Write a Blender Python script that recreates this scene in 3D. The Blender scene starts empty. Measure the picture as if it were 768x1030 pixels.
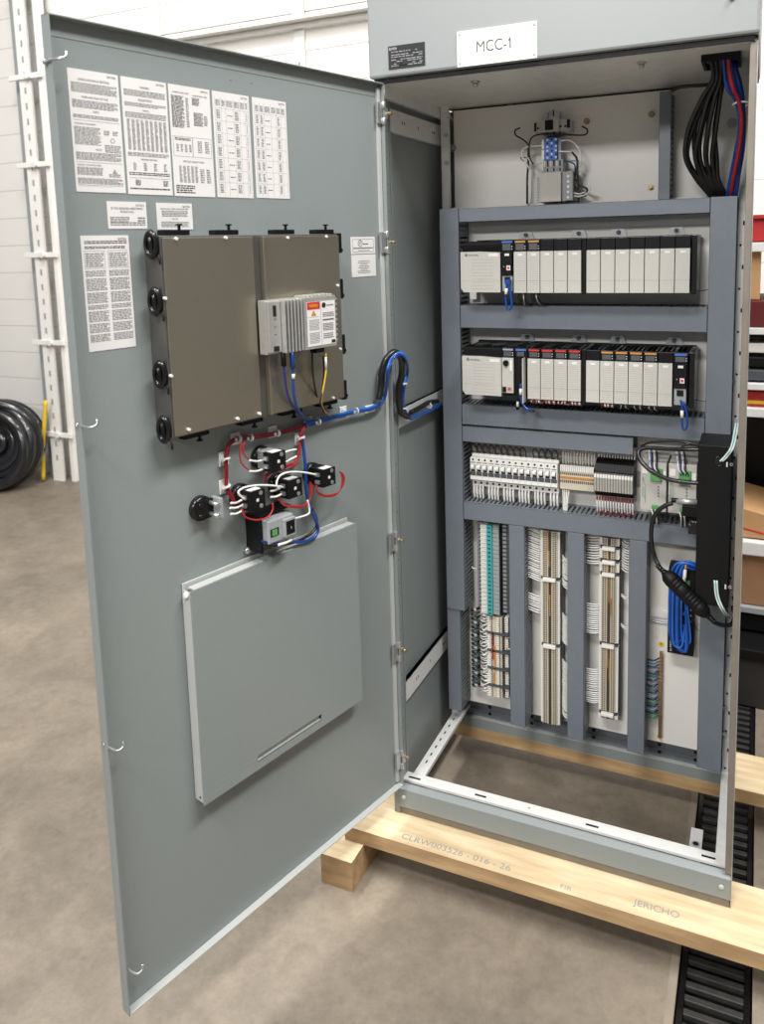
import bpy, bmesh, math, random
from mathutils import Vector, Matrix
random.seed(7)
sc = bpy.context.scene
COL = sc.collection
# ------------------------------------------------------------------ camera
CAM = Vector((.8157, -1.7233, 1.475))
YAW, PIT, ROL, F, CX, CY = .4216, -.1335, -.0265, 801.34, 405.25, 353.35
def axes():
    cy, sy, cp, sp, cr, sr = math.cos(YAW), math.sin(YAW), math.cos(PIT), math.sin(PIT), math.cos(ROL), math.sin(ROL)
    f = Vector((-sy*cp, cy*cp, sp)); r = Vector((cy, sy, 0)); u = r.cross(f)
    return cr*r + sr*u, -sr*r + cr*u, f
RX, UX, FX = axes()
cd = bpy.data.cameras.new('camera'); cam = bpy.data.objects.new('camera', cd); COL.objects.link(cam)
M3 = Matrix((RX, UX, -FX)).transposed()
cam.matrix_world = Matrix.Translation(CAM) @ M3.to_4x4()
cd.sensor_fit = 'HORIZONTAL'; cd.sensor_width = 36; cd.lens = F/768*36
cd.shift_x = -(CX-384)/768; cd.shift_y = (CY-515)/768
cd.clip_start = .05; cd.clip_end = 60
cd.dof.use_dof = True; cd.dof.focus_distance = 1.95; cd.dof.aperture_fstop = 7
sc.camera = cam
def ray(px, py): return FX + RX*((px-CX)/F) - UX*((py-CY)/F)
def FY(px, py, y): d = ray(px, py); return CAM + d*((y-CAM.y)/d.y)      # point on an upright plane y
def FZ(px, py, z): d = ray(px, py); return CAM + d*((z-CAM.z)/d.z)      # point on a level plane z
# door frame: s = distance from the hinge, n = distance out of the inner face, z up
TH = 1.3022
DV = Vector((-math.cos(TH), -math.sin(TH), 0)); DN = Vector((math.sin(TH), -math.cos(TH), 0)); H0 = Vector((.0057, -.0147, 0))
def dxf(c): return H0 + DV*c[0] + DN*c[1] + Vector((0, 0, c[2]))
def DR(px, py, n=0):
    d = ray(px, py); P = CAM + d*(((H0+DN*n-CAM).dot(DN))/d.dot(DN)); q = P-H0
    return Vector((q.dot(DV), n, P.z))
# ------------------------------------------------------------------ materials
def s2l(c): return tuple(((v/255)/12.92 if v/255 <= .04045 else ((v/255+.055)/1.055)**2.4) for v in c)
MATS = {}
def mat(name, rgb, rough=.5, metal=0, noise=0, scale=20, bump=0, spec=.5, stretch=None, coat=0, rgb2=None):
    m = bpy.data.materials.new(name); m.use_nodes = True; nt = m.node_tree; b = nt.nodes['Principled BSDF']
    c = s2l(rgb)
    b.inputs['Base Color'].default_value = (*c, 1); b.inputs['Roughness'].default_value = rough
    b.inputs['Metallic'].default_value = metal; b.inputs['Specular IOR Level'].default_value = spec
    b.inputs['Coat Weight'].default_value = coat
    tc = nt.nodes.new('ShaderNodeTexCoord'); mp = nt.nodes.new('ShaderNodeMapping'); nz = nt.nodes.new('ShaderNodeTexNoise')
    nt.links.new(tc.outputs['Object'], mp.inputs[0]); nt.links.new(mp.outputs[0], nz.inputs['Vector'])
    nz.inputs['Scale'].default_value = scale; nz.inputs['Detail'].default_value = 5
    if stretch: mp.inputs['Scale'].default_value = stretch
    r = nt.nodes.new('ShaderNodeValToRGB'); r.color_ramp.elements[0].position = .3; r.color_ramp.elements[1].position = .7
    a = max(noise, .02)
    c2 = s2l(rgb2) if rgb2 else None
    r.color_ramp.elements[0].color = (*[v*(1-a) for v in c], 1)
    r.color_ramp.elements[1].color = (*(c2 or [min(1, v*(1+a)) for v in c]), 1)
    nt.links.new(nz.outputs['Fac'], r.inputs[0]); nt.links.new(r.outputs[0], b.inputs['Base Color'])
    if bump:
        bp = nt.nodes.new('ShaderNodeBump'); bp.inputs['Strength'].default_value = bump; bp.inputs['Distance'].default_value = .002
        nt.links.new(nz.outputs['Fac'], bp.inputs['Height']); nt.links.new(bp.outputs[0], b.inputs['Normal'])
    MATS[name] = m; return m
PAINT = mat('grey_enamel', (134, 141, 141), .38, noise=.03, scale=300, bump=.05)
HEADP = mat('header_enamel', (140, 144, 145), .42, noise=.02, scale=300)
PAINTL = mat('grey_enamel_lit', (180, 182, 180), .4, noise=.02, scale=300)  # paler copy of the grey enamel; light painted into lids, lips and flanges
GALV = mat('zinc_white', (222, 222, 220), .35, .0, noise=.05, scale=40)
TAUPE = mat('taupe_steel', (124, 117, 107), .4, .2, noise=.08, scale=30)
ZINC = mat('zinc_plate', (190, 192, 192), .3, .8, noise=.08, scale=60)
WHITEP = mat('white_panel', (228, 226, 221), .35, noise=.02, scale=10)
DUCT = mat('slate_plastic', (110, 117, 126), .42, noise=.03, scale=50)
DUCTD = mat('slate_plastic_slots', (108, 114, 120), .38, noise=.03, scale=50)
BLACK = mat('black_plastic', (15, 15, 17), .5, noise=.1, scale=60, spec=.25)
BLACKG = mat('black_gloss', (16, 16, 18), .25, noise=.1, scale=60)
HOLE = mat('dark_hole', (10, 10, 11), .8)
STEEL = mat('brushed_steel', (172, 164, 148), .34, .9, noise=.02, scale=40, stretch=(1, 1, 30), bump=.015)
STEELD = mat('steel_edge', (112, 110, 108), .35, .7, noise=.05)
ALU = mat('cast_aluminium', (196, 196, 192), .38, .65, noise=.06, scale=80)
PLC = mat('module_grey', (186, 184, 178), .5, noise=.02, scale=80)
PLCL = mat('module_groove', (160, 158, 152), .6)
LABEL = mat('paper_white', (220, 218, 216), .6)
INK = mat('ink_grey', (112, 112, 114), .7)
INKD = mat('ink_black', (30, 31, 34), .7)
PALEINK = mat('ink_pale', (150, 151, 152), .7)
ORANGE = mat('orange_plastic', (190, 132, 62), .5)
RED = mat('red_plastic', (196, 46, 42), .5)
REDW = mat('red_wire', (170, 36, 40), .45)
MAROON = mat('maroon_wire', (122, 22, 36), .45)
BLUEL = mat('blue_label', (60, 110, 190), .5)
BLUE = mat('blue_cable', (14, 64, 146), .35, coat=.3)
BLUEM = mat('blue_cable_bright', (36, 104, 196), .35, coat=.3)
BLUED = mat('navy_cable', (18, 46, 120), .4, coat=.2)
CABLE = mat('black_cable', (20, 20, 22), .38, coat=.2)
YELLOW = mat('yellow_cable', (214, 178, 60), .4)
WIREW = mat('white_wire', (225, 224, 220), .45)
GREEN = mat('green_connector', (84, 150, 88), .45)
GREENW = mat('green_wire', (50, 130, 80), .45)
TEAL = mat('teal_plastic', (64, 166, 160), .45)
BEIGE = mat('beige_plastic', (206, 197, 178), .5)
BEIGED = mat('beige_shadow', (62, 54, 46), .6)
WHITE = mat('white_plastic', (232, 231, 227), .45)
GREYP = mat('grey_plastic', (150, 154, 156), .45)
GREYD = mat('dark_grey_plastic', (74, 78, 82), .5)
COPPER = mat('copper_bar', (176, 112, 74), .35, .6, noise=.1)
BRASS = mat('brass_zinc', (165, 148, 116), .35, .8)
YELL = mat('yellow_sticker', (226, 190, 50), .5)
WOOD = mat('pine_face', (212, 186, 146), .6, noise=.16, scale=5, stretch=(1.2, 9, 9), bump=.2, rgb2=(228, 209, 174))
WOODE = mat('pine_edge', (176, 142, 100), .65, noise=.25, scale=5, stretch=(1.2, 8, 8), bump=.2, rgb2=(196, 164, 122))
CARD = mat('cardboard', (186, 144, 100), .75, noise=.05)
CARDB = mat('brown_cardboard', (150, 112, 80), .75, noise=.05)
FLOOR = None
# ------------------------------------------------------------------ mesh builder
class MB:
    def __init__(s, xf=None): s.bm = bmesh.new(); s.mats = []; s.xf = xf; s.sm = []
    def mi(s, m):
        if m not in s.mats: s.mats.append(m)
        return s.mats.index(m)
    def v(s, c):
        c = Vector(c)
        return s.bm.verts.new(s.xf(c) if s.xf else c)
    def face(s, vs, m, smooth=False):
        try: f = s.bm.faces.new(vs)
        except ValueError: return
        f.material_index = s.mi(m); f.smooth = smooth
    def poly(s, pts, m): s.face([s.v(p) for p in pts], m)
    def box(s, x0, x1, y0, y1, z0, z1, m):
        V = [s.v((x, y, z)) for z in (z0, z1) for y in (y0, y1) for x in (x0, x1)]
        for q in ((0,2,3,1), (4,5,7,6), (0,1,5,4), (2,6,7,3), (0,4,6,2), (1,3,7,5)): s.face([V[i] for i in q], m)
    def prism(s, prof, a0, a1, axis, m):
        # prof: 2D points in the two other axes (in xyz order), extruded along axis
        def P(p, a):
            return {'x': (a, p[0], p[1]), 'y': (p[0], a, p[1]), 'z': (p[0], p[1], a)}[axis]
        A = [s.v(P(p, a0)) for p in prof]; B = [s.v(P(p, a1)) for p in prof]; n = len(prof)
        s.face(A, m); s.face(B[::-1], m)
        for i in range(n): s.face([A[i], B[i], B[(i+1) % n], A[(i+1) % n]], m)
    def cyl(s, p0, p1, r, m, n=14, r2=None, cap=True, smooth=True):
        p0, p1 = Vector(p0), Vector(p1); d = (p1-p0).normalized()
        a = d.orthogonal().normalized(); b = d.cross(a); r2 = r if r2 is None else r2
        A = [s.v(p0+(a*math.cos(t)+b*math.sin(t))*r) for t in [2*math.pi*i/n for i in range(n)]]
        B = [s.v(p1+(a*math.cos(t)+b*math.sin(t))*r2) for t in [2*math.pi*i/n for i in range(n)]]
        for i in range(n): s.face([A[i], A[(i+1) % n], B[(i+1) % n], B[i]], m, smooth)
        if cap: s.face(A[::-1], m); s.face(B, m)
    def lathe(s, p0, d, prof, m, n=20):
        # prof: (distance along d, radius)
        p0 = Vector(p0); d = Vector(d).normalized(); a = d.orthogonal().normalized(); b = d.cross(a)
        R = []
        for t, r in prof: R.append([s.v(p0+d*t+(a*math.cos(2*math.pi*i/n)+b*math.sin(2*math.pi*i/n))*max(r, 1e-5)) for i in range(n)])
        for k in range(len(R)-1):
            for i in range(n): s.face([R[k][i], R[k][(i+1) % n], R[k+1][(i+1) % n], R[k+1][i]], m, True)
        s.face(R[0][::-1], m); s.face(R[-1], m)
    def tube(s, pts, r, m, n=8, sub=6, taper=None):
        pts = [Vector(p) for p in pts]
        if len(pts) > 2 and sub > 1:
            P = [pts[0]*2-pts[1]]+pts+[pts[-1]*2-pts[-2]]; out = []
            for i in range(1, len(P)-2):
                for k in range(sub):
                    t = k/sub; a, b, c, d = P[i-1], P[i], P[i+1], P[i+2]
                    out.append(.5*((2*b)+(c-a)*t+(2*a-5*b+4*c-d)*t*t+(3*b-3*c+d-a)*t**3))
            out.append(pts[-1]); pts = out
        rings = []; up = None
        for i, p in enumerate(pts):
            d = (pts[min(i+1, len(pts)-1)]-pts[max(i-1, 0)]).normalized()
            if up is None: up = d.orthogonal().normalized()
            up = (up-d*up.dot(d)).normalized(); b = d.cross(up)
            rings.append([s.v(p+(up*math.cos(2*math.pi*k/n)+b*math.sin(2*math.pi*k/n))*r) for k in range(n)])
        for j in range(len(rings)-1):
            for k in range(n): s.face([rings[j][k], rings[j][(k+1) % n], rings[j+1][(k+1) % n], rings[j+1][k]], m, True)
        s.face(rings[0][::-1], m); s.face(rings[-1], m)
    def torus(s, c, nrm, R, r, m, n=20, k=8, sx=1, sz=1):
        c = Vector(c); nrm = Vector(nrm).normalized(); b = Vector((0, 0, 1)); a = b.cross(nrm).normalized(); b = nrm.cross(a)
        G = []
        for i in range(n):
            t = 2*math.pi*i/n; o = a*math.cos(t)*sx+b*math.sin(t)*sz
            G.append([s.v(c+o*(R+r*math.cos(q))+nrm*r*math.sin(q)) for q in [2*math.pi*j/k for j in range(k)]])
        for i in range(n):
            for j in range(k): s.face([G[i][j], G[(i+1) % n][j], G[(i+1) % n][(j+1) % k], G[i][(j+1) % k]], m, True)
    def text(s, txt, o, ux, uy, h, m, align='LEFT', w=None):
        o, ux, uy = Vector(o), Vector(ux).normalized(), Vector(uy).normalized()
        cu = bpy.data.curves.new('t', 'FONT'); cu.body = txt; cu.size = 1.0; cu.align_x = 'LEFT'
        ob = bpy.data.objects.new('t', cu); COL.objects.link(ob)
        dg = bpy.context.evaluated_depsgraph_get(); me = bpy.data.meshes.new_from_object(ob.evaluated_get(dg))
        xs = [v.co.x for v in me.vertices]
        if xs:
            x0, x1 = min(xs), max(xs); k = h/.7; kx = k if w is None else w/(x1-x0)
            off = 0 if align == 'LEFT' else (-(x1-x0)*kx/2)
            V = [s.v(o+ux*((v.co.x-x0)*kx+off)+uy*v.co.y*k) for v in me.vertices]
            for p in me.polygons: s.face([V[i] for i in p.vertices], m)
        bpy.data.objects.remove(ob); bpy.data.curves.remove(cu); bpy.data.meshes.remove(me)
    def build(s, name, parent=None, loc=(0, 0, 0), bevel=0, seg=2):
        loc = Vector(loc)
        for v in s.bm.verts: v.co -= loc
        bmesh.ops.recalc_face_normals(s.bm, faces=s.bm.faces)
        me = bpy.data.meshes.new(name); s.bm.to_mesh(me); s.bm.free()
        for m in s.mats: me.materials.append(m)
        o = bpy.data.objects.new(name, me); COL.objects.link(o)
        if parent is not None:
            o.parent = parent
        else: o.location = loc
        if bevel:
            b = o.modifiers.new('bevel', 'BEVEL'); b.width = bevel; b.segments = seg; b.limit_method = 'ANGLE'; b.angle_limit = .7
        return o
def tag(o, label, cat, group=None):
    o['label'] = label; o['category'] = cat
    if group: o['group'] = group
    return o
def thing(name, label, cat, loc, group=None):
    o = bpy.data.objects.new(name, None); COL.objects.link(o); o.location = loc; o.empty_display_size = .02
    return tag(o, label, cat, group)
def dup(o, d, label=None, group=None):
    r = o.copy(); COL.objects.link(r); r.location = Vector(o.location)+Vector(d)
    if label: r['label'] = label
    if group: r['group'] = group
    for ch in list(o.children):
        c = ch.copy(); COL.objects.link(c); c.parent = r
        for g in list(ch.children):
            e = g.copy(); COL.objects.link(e); e.parent = c
    return r
def lab(o, t): o['label'] = t; return o
ORD = ['first','second','third','fourth','fifth','sixth','seventh','eighth','ninth','tenth','eleventh','twelfth','thirteenth','fourteenth']

# ================================================================== SETTING
FLZ = -.12
def floor_mat():
    m = bpy.data.materials.new('worn_concrete'); m.use_nodes = True; nt = m.node_tree; b = nt.nodes['Principled BSDF']
    tc = nt.nodes.new('ShaderNodeTexCoord')
    n1 = nt.nodes.new('ShaderNodeTexNoise'); n1.inputs['Scale'].default_value = 1.7; n1.inputs['Detail'].default_value = 6; n1.inputs['Roughness'].default_value = .6
    n2 = nt.nodes.new('ShaderNodeTexNoise'); n2.inputs['Scale'].default_value = 38; n2.inputs['Detail'].default_value = 10; n2.inputs['Roughness'].default_value = .75
    n3 = nt.nodes.new('ShaderNodeTexNoise'); n3.inputs['Scale'].default_value = 7; n3.inputs['Detail'].default_value = 4; n3.inputs['Distortion'].default_value = 1.2
    r1 = nt.nodes.new('ShaderNodeValToRGB'); r1.color_ramp.elements[0].position = .3; r1.color_ramp.elements[1].position = .72
    r1.color_ramp.elements[0].color = (*s2l((118, 109, 98)), 1); r1.color_ramp.elements[1].color = (*s2l((150, 139, 123)), 1)
    r3 = nt.nodes.new('ShaderNodeValToRGB'); r3.color_ramp.elements[0].position = .35; r3.color_ramp.elements[1].position = .6
    r3.color_ramp.elements[0].color = (.86, .855, .85, 1); r3.color_ramp.elements[1].color = (1, 1, 1, 1)
    r2 = nt.nodes.new('ShaderNodeValToRGB'); r2.color_ramp.elements[0].position = .3; r2.color_ramp.elements[1].position = .65
    r2.color_ramp.elements[0].color = (.78, .77, .76, 1); r2.color_ramp.elements[1].color = (1.06, 1.06, 1.06, 1)
    m1 = nt.nodes.new('ShaderNodeMixRGB'); m1.blend_type = 'MULTIPLY'; m1.inputs[0].default_value = 1
    m2 = nt.nodes.new('ShaderNodeMixRGB'); m2.blend_type = 'MULTIPLY'; m2.inputs[0].default_value = 1
    for n in (n1, n2, n3): nt.links.new(tc.outputs['Object'], n.inputs['Vector'])
    nt.links.new(n1.outputs[0], r1.inputs[0]); nt.links.new(n2.outputs[0], r2.inputs[0]); nt.links.new(n3.outputs[0], r3.inputs[0])
    nt.links.new(r1.outputs[0], m1.inputs[1]); nt.links.new(r2.outputs[0], m1.inputs[2])
    nt.links.new(m1.outputs[0], m2.inputs[1]); nt.links.new(r3.outputs[0], m2.inputs[2]); nt.links.new(m2.outputs[0], b.inputs['Base Color'])
    b.inputs['Roughness'].default_value = .5
    bp = nt.nodes.new('ShaderNodeBump'); bp.inputs['Strength'].default_value = .25; bp.inputs['Distance'].default_value = .002
    nt.links.new(n2.outputs[0], bp.inputs['Height']); nt.links.new(bp.outputs[0], b.inputs['Normal'])
    return m
FM = floor_mat()
PALEC = mat('pale_concrete', (140, 130, 115), .6, noise=.15, scale=9)
def cmu_mat():
    m = bpy.data.materials.new('painted_block'); m.use_nodes = True; nt = m.node_tree; b = nt.nodes['Principled BSDF']
    tc = nt.nodes.new('ShaderNodeTexCoord'); mp = nt.nodes.new('ShaderNodeMapping'); mp.inputs['Rotation'].default_value = (math.pi/2, 0, 0)
    br = nt.nodes.new('ShaderNodeTexBrick'); br.inputs['Scale'].default_value = 1; br.inputs['Brick Width'].default_value = 6; br.inputs['Row Height'].default_value = .192
    br.inputs['Mortar Size'].default_value = .005; br.inputs['Color1'].default_value = (*s2l((229, 226, 221)), 1); br.inputs['Color2'].default_value = (*s2l((227, 224, 219)), 1)
    br.inputs['Mortar'].default_value = (*s2l((206, 203, 198)), 1); br.inputs['Mortar Smooth'].default_value = .4
    nt.links.new(tc.outputs['Object'], mp.inputs[0]); nt.links.new(mp.outputs[0], br.inputs['Vector']); nt.links.new(br.outputs['Color'], b.inputs['Base Color'])
    b.inputs['Roughness'].default_value = .55
    bp = nt.nodes.new('ShaderNodeBump'); bp.inputs['Strength'].default_value = .4; bp.inputs['Distance'].default_value = .004; bp.invert = True
    nt.links.new(br.outputs['Fac'], bp.inputs['Height']); nt.links.new(bp.outputs[0], b.inputs['Normal'])
    return m
CMU = cmu_mat()
STRUT = mat('strut_white', (214, 212, 208), .45)
DOORW = mat('overhead_door_white', (232, 229, 224), .45, noise=.02)
def struct(mb, name, bevel=0):
    o = mb.build(name, bevel=bevel); o['kind'] = 'structure'; return o
m = MB()   # floor with a trench for the drain
dx0, dx1, dy0, dy1 = .70, .848, -2.2, 2.3
for (a, b, c, d) in ((-7, dx0, -6, 2.40), (dx1, 5, -6, 2.40), (dx0, dx1, -6, dy0), (dx0, dx1, dy1, 2.40)):
    m.poly([(a, c, FLZ), (b, c, FLZ), (b, d, FLZ), (a, d, FLZ)], FM)
m.poly([(dx0-.018, -6, FLZ+.0006), (dx0-.002, -6, FLZ+.0006), (dx0-.002, 2.39, FLZ+.0006), (dx0-.018, 2.39, FLZ+.0006)], PALEC)
m.poly([(dx0, dy0, FLZ-.1), (dx1, dy0, FLZ-.1), (dx1, dy1, FLZ-.1), (dx0, dy1, FLZ-.1)], HOLE)
for x in (dx0, dx1): m.poly([(x, dy0, FLZ-.1), (x, dy1, FLZ-.1), (x, dy1, FLZ), (x, dy0, FLZ)], GREYD)
for y in (dy0, dy1): m.poly([(dx0, y, FLZ-.1), (dx1, y, FLZ-.1), (dx1, y, FLZ), (dx0, y, FLZ)], GREYD)
struct(m, 'floor')
m = MB(); m.box(-7, -3.45, 2.40, 2.55, FLZ, 4.2, CMU); m.box(-.2, 5, 2.40, 2.55, FLZ, 4.2, CMU); struct(m, 'wall_back')
# overhead door: sections with grooves
m = MB()
z = FLZ; k = 0
while z < 4.1:
    m.box(-3.45, -.2, 2.40, 2.44, z+.004, z+.58, DOORW)
    for q in range(1, 3): m.box(-3.45, -.2, 2.394, 2.40, z+.19*q-.01, z+.19*q+.155, DOORW)
    z += .584; k += 1
m.box(-3.45, -.2, 2.44, 2.46, FLZ, 4.2, PLCL)
d1 = m.build('door_1', bevel=.003); d1['kind'] = 'structure'
for x in (-2.65, -1.62, -.7):
    m = MB(); m.box(x-.035, x+.035, 2.37, 2.394, FLZ+.01, 4.1, STRUT)
    for zz in [FLZ+.3+.584*i for i in range(7)]:
        m.cyl((x, 2.37, zz), (x, 2.362, zz), .008, GREYP, 8)
    m.build('stile', d1, bevel=.003)
for zz in (.5, 1.6, 2.70, 3.7):
    m = MB(); m.box(-3.4, -.25, 2.34, 2.37, zz, zz+.035, STRUT); m.box(-3.4, -.25, 2.28, 2.34, zz+.029, zz+.035, STRUT); m.build('strut', d1, bevel=.002)
# the door's left track: two white uprights and brackets
t = thing('door_track', 'white perforated steel track standing against the block wall, left of the big grey door', 'door track', (-3.7, 2.3, FLZ))
m = MB(); m.box(-3.72, -3.62, 2.27, 2.285, FLZ, 3.9, DOORW); m.box(-3.72, -3.705, 2.285, 2.37, FLZ, 3.9, DOORW)
for i in range(38): m.box(-3.675, -3.66, 2.267, 2.27, FLZ+.15+i*.1, FLZ+.19+i*.1, GREYP)
m.build('perforated_angle', t, (-3.7, 2.3, FLZ))
m = MB(); m.box(-3.82, -3.775, 2.33, 2.39, FLZ, 3.9, GREYP); m.box(-3.62, -3.55, 2.33, 2.37, FLZ, 3.9, GREYP); m.build('wall_angle', t, (-3.7, 2.3, FLZ))
m = MB(); m.box(-3.56, -3.52, 2.28, 2.34, FLZ, 3.9, DOORW); m.build('guide_rail', t, (-3.7, 2.3, FLZ), bevel=.004)
for zz in (.2, .85, 1.45, 2.05, 2.62, 3.2):
    m = MB(); m.box(-3.80, -3.5, 2.255, 2.27, zz, zz+.035, DOORW); m.cyl((-3.62, 2.26, zz+.018), (-3.62, 2.235, zz+.018), .022, GALV, 10)
    m.build('roller_bracket', t, (-3.7, 2.3, FLZ), bevel=.003)
# block wall lines continue right of the cabinet; ledge
m = MB(); m.box(1.0, 4.5, 2.33, 2.40, 2.05, 2.12, GALV); o = m.build('trim_1'); o['kind'] = 'structure'

# drain grate
GRATE = mat('cast_grate', (44, 43, 42), .55, noise=.3, scale=40)
t = thing('drain_grate', 'black slotted trench drain grate set in the concrete floor under the right of the cabinet', 'drain', (.774, 0, FLZ))
m = MB()
for x in (dx0+.004, dx1-.016): m.box(x, x+.012, dy0+.01, dy1-.01, FLZ-.02, FLZ-.001, BLACKG)
m.build('side_rail', t, (.774, 0, FLZ))
m = MB(); y = dy0+.02
while y < dy1-.02:
    m.box(dx0+.016, dx1-.016, y, y+.016, FLZ-.016, FLZ-.003, GRATE); y += .034
m.build('slats', t, (.774, 0, FLZ), bevel=.002)

# ================================================================== SKIDS
def timber(x0, x1, y0, y1, z0, z1, label, nm='timber_plank', writing=False):
    m = MB()
    L = (x0, y0, z0)
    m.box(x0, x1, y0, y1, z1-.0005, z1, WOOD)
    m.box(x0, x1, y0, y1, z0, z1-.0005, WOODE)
    if writing:
        for txt, p, w in (('CLRW003526 - 016 - 26', (403, 843), None), ('FIR', (563, 893), .026), ('JERICHO', (636, 910), .098)):
            P = FZ(p[0], p[1], 0); Q = FZ(512, 877, 0)
            if w is None: w = Q.x-P.x
            m.text(txt, (P.x, max(P.y, y0+.004), z1+.0006), (1, 0, 0), (0, 1, 0), .018 if w != .026 else .012, PALEINK, w=w)
    return tag(m.build(nm, loc=L, bevel=0), label, 'timber')
timber(-.115, 1.4, -.095, .085, -.038, -.0, 'pine plank under the front edge of the cabinet, stamped with grey letters', writing=True)
timber(-.05, 1.4, .425, .59, -.038, -.0, 'pine plank under the rear edge of the cabinet, seen through its open base')
timber(-.15, -.062, -.16, .68, FLZ, -.039, 'square pine block on the floor under the left end of the planks', 'timber_block')
timber(1.15, 1.24, -.16, .68, FLZ, -.039, 'square pine block on the floor under the right end of the planks', 'timber_block')

# ================================================================== CABINET
W, HT = .80, 1.84
O = (0, 0, 0)
cab = thing('electrical_cabinet', 'tall open grey motor control cabinet standing on pine planks', 'cabinet', (W/2, .25, 0))
CL = (W/2, .25, 0)
def cp(mb, name, bevel=0, par=None): return mb.build(name, par or cab, CL, bevel=bevel)
# header
m = MB(); m.box(-.017, .803, -.02, .50, 1.852, 2.35, HEADP); hd = cp(m, 'header_panel', .006)
m = MB(); m.box(-.008, .795, -.008, .0, 1.842, 1.852, BLACK); m.box(0, .8, 0, .5, 1.846, 1.852, BLACK); cp(m, 'header_gap_shade', par=hd)  # black strips painting the shade in the gap under the header
m = MB(); m.box(.2005, .377, -.0225, -.0195, 1.854, 1.928, WHITE)
m.text('MCC-1', (.245, -.0229, 1.880), (1, 0, 0), (0, 0, 1), .0235, GREYD, w=.076)
m.prism([(.3155, 1.8975), (.3195, 1.9035), (.3195, 1.8985), (.3155, 1.8935)], -.0231, -.0228, 'y', GREYD)
for x in (.206, .371):
    for z in (1.861, 1.921): m.cyl((x, -.0225, z), (x, -.0238, z), .0025, GREYP, 8)
lab(cp(m, 'nameplate', par=hd), 'white nameplate lettered MCC-1')
m = MB(); m.box(.035, .124, -.0212, -.0195, 1.867, 1.9175, INKD)
m.text('EATON', (.038, -.0216, 1.9085), (1, 0, 0), (0, 0, 1), .0055, LABEL, w=.018)
for i, z in enumerate((1.903, 1.8965, 1.892, 1.886, 1.882, 1.877, 1.873)):
    x = .042
    while x < .116:
        w = random.uniform(.004, .012)
        if random.random() < .75: m.box(x, min(x+w, .118), -.0216, -.0212, z, z+.0018, PALEINK)
        x += w+.002
m.box(.06, .082, -.0216, -.0212, 1.871, 1.882, INKD)
lab(cp(m, 'rating_plate', par=hd), 'black rating plate with white print')
m = MB(); m.cyl((.752, -.02, 1.922), (.752, -.026, 1.922), .006, GALV, 12); cp(m, 'bolt', par=hd)
# ceiling plate with underside bolts
m = MB()
hx0, hx1, hy0, hy1 = .70, .762, .07, .16
for (a, b, c, d) in ((0, hx0, 0, .415), (hx1, .797, 0, .415), (hx0, hx1, 0, hy0), (hx0, hx1, hy1, .415)):
    m.box(a, b, c, d, 1.84, 1.845, GALV)
m.box(0, .012, .005, .40, 1.812, 1.84, GALV)
ce = cp(m, 'ceiling_plate')
for p in ((478, 84), (645, 65), (513, 107)):
    P = FZ(p[0], p[1], 1.835); m = MB(); m.cyl((P.x, P.y, 1.84), (P.x, P.y, 1.836), .010, ZINC, 14); m.cyl((P.x, P.y, 1.836), (P.x, P.y, 1.828), .006, ZINC, 6); cp(m, 'bolt', par=ce)
m = MB()   # black trim around the cable opening
for (a, b, c, d) in ((hx0-.006, hx0, hy0-.006, hy1+.006), (hx1, hx1+.006, hy0-.006, hy1+.006), (hx0, hx1, hy0-.006, hy0), (hx0, hx1, hy1, hy1+.006)):
    m.box(a, b, c, d, 1.826, 1.84, BLACK)
m.box(hx0, hx1, hy0, hy1, 1.845, 1.849, HOLE)
cp(m, 'edge_grommet', par=ce)
# posts
m = MB(); m.box(-.012, .0, 0, .05, .0, 1.84, PAINT); m.box(-.012, .0, -.002, 0, .09, 1.84, PAINT)
m.box(-.012, .002, .045, .052, .09, 1.84, PAINT)
for i in range(80):
    z = .14+i*.0208
    m.cyl((.0003, .018+.008*(i % 3), z), (-.001, .018+.008*(i % 3), z), .0016, HOLE, 6)
cp(m, 'left_post')
m = MB(); m.box(.786, .7985, .0, .03, .083, 1.842, TAUPE); m.box(.7985, .8005, .0, .03, .0, 1.842, ZINC); m.box(.787, .7885, .03, .09, .09, 1.842, GALV)
cp(m, 'right_post', .0012)
m = MB(); m.box(-.016, -.012, .0, .478, .0, 1.845, PAINT); cp(m, 'left_side_panel')
m = MB(); m.box(.7905, .794, .03, .478, .0, 1.845, PAINT); cp(m, 'right_side_panel')
m = MB(); m.box(-.016, .796, .478, .482, .0, 1.845, PAINT); cp(m, 'rear_panel')
# left interior rails
def hrail(z0, z1, y0=.05, y1=.40, holes=True, nm='side_rail'):
    m = MB(); m.box(-.010, .002, y0, y1, z0, z1, GALV); m.box(-.010, .002, y0, y1, z1-.002, z1, GALV)
    if holes:
        for y in (.10, .112, .20, .30, .312):
            m.box(.0018, .0026, y+.02, y+.024, (z0+z1)/2-.003, (z0+z1)/2+.004, HOLE)
    return cp(m, nm, .001)
hrail(1.742, 1.797); hrail(.283, .338); hrail(1.018, 1.064, holes=False)
# rear uprights with bolts and square holes
def upright(x0, x1, side):
    m = MB(); m.box(x0, x1, .352, .37, .066, 1.84, GALV)
    z = .10; k = 0
    while z < 1.55:
        if k % 2: m.box((x0+x1)/2, (x0+x1)/2+.004, .3508, .352, z-.005, z+.005, HOLE)
        else: m.cyl(((x0+x1)/2-.004, .352, z), ((x0+x1)/2-.004, .3508, z), .003, HOLE, 8)
        z += .052; k += 1
    o = cp(m, 'rear_upright', .001)
    return o
up1 = upright(.014, .034, -1); up2 = upright(.7655, .787, 1)
for u, pts in ((up1, ((449, 136), (449.5, 164))), (up2, ((729, 711), (728.5, 737), (737, 383)))):
    for p in pts:
        P = FY(p[0], p[1], .352); m = MB(); m.cyl((P.x, .352, P.z), (P.x, .344, P.z), .006, ZINC, 8); cp(m, 'bolt', par=u)
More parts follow.
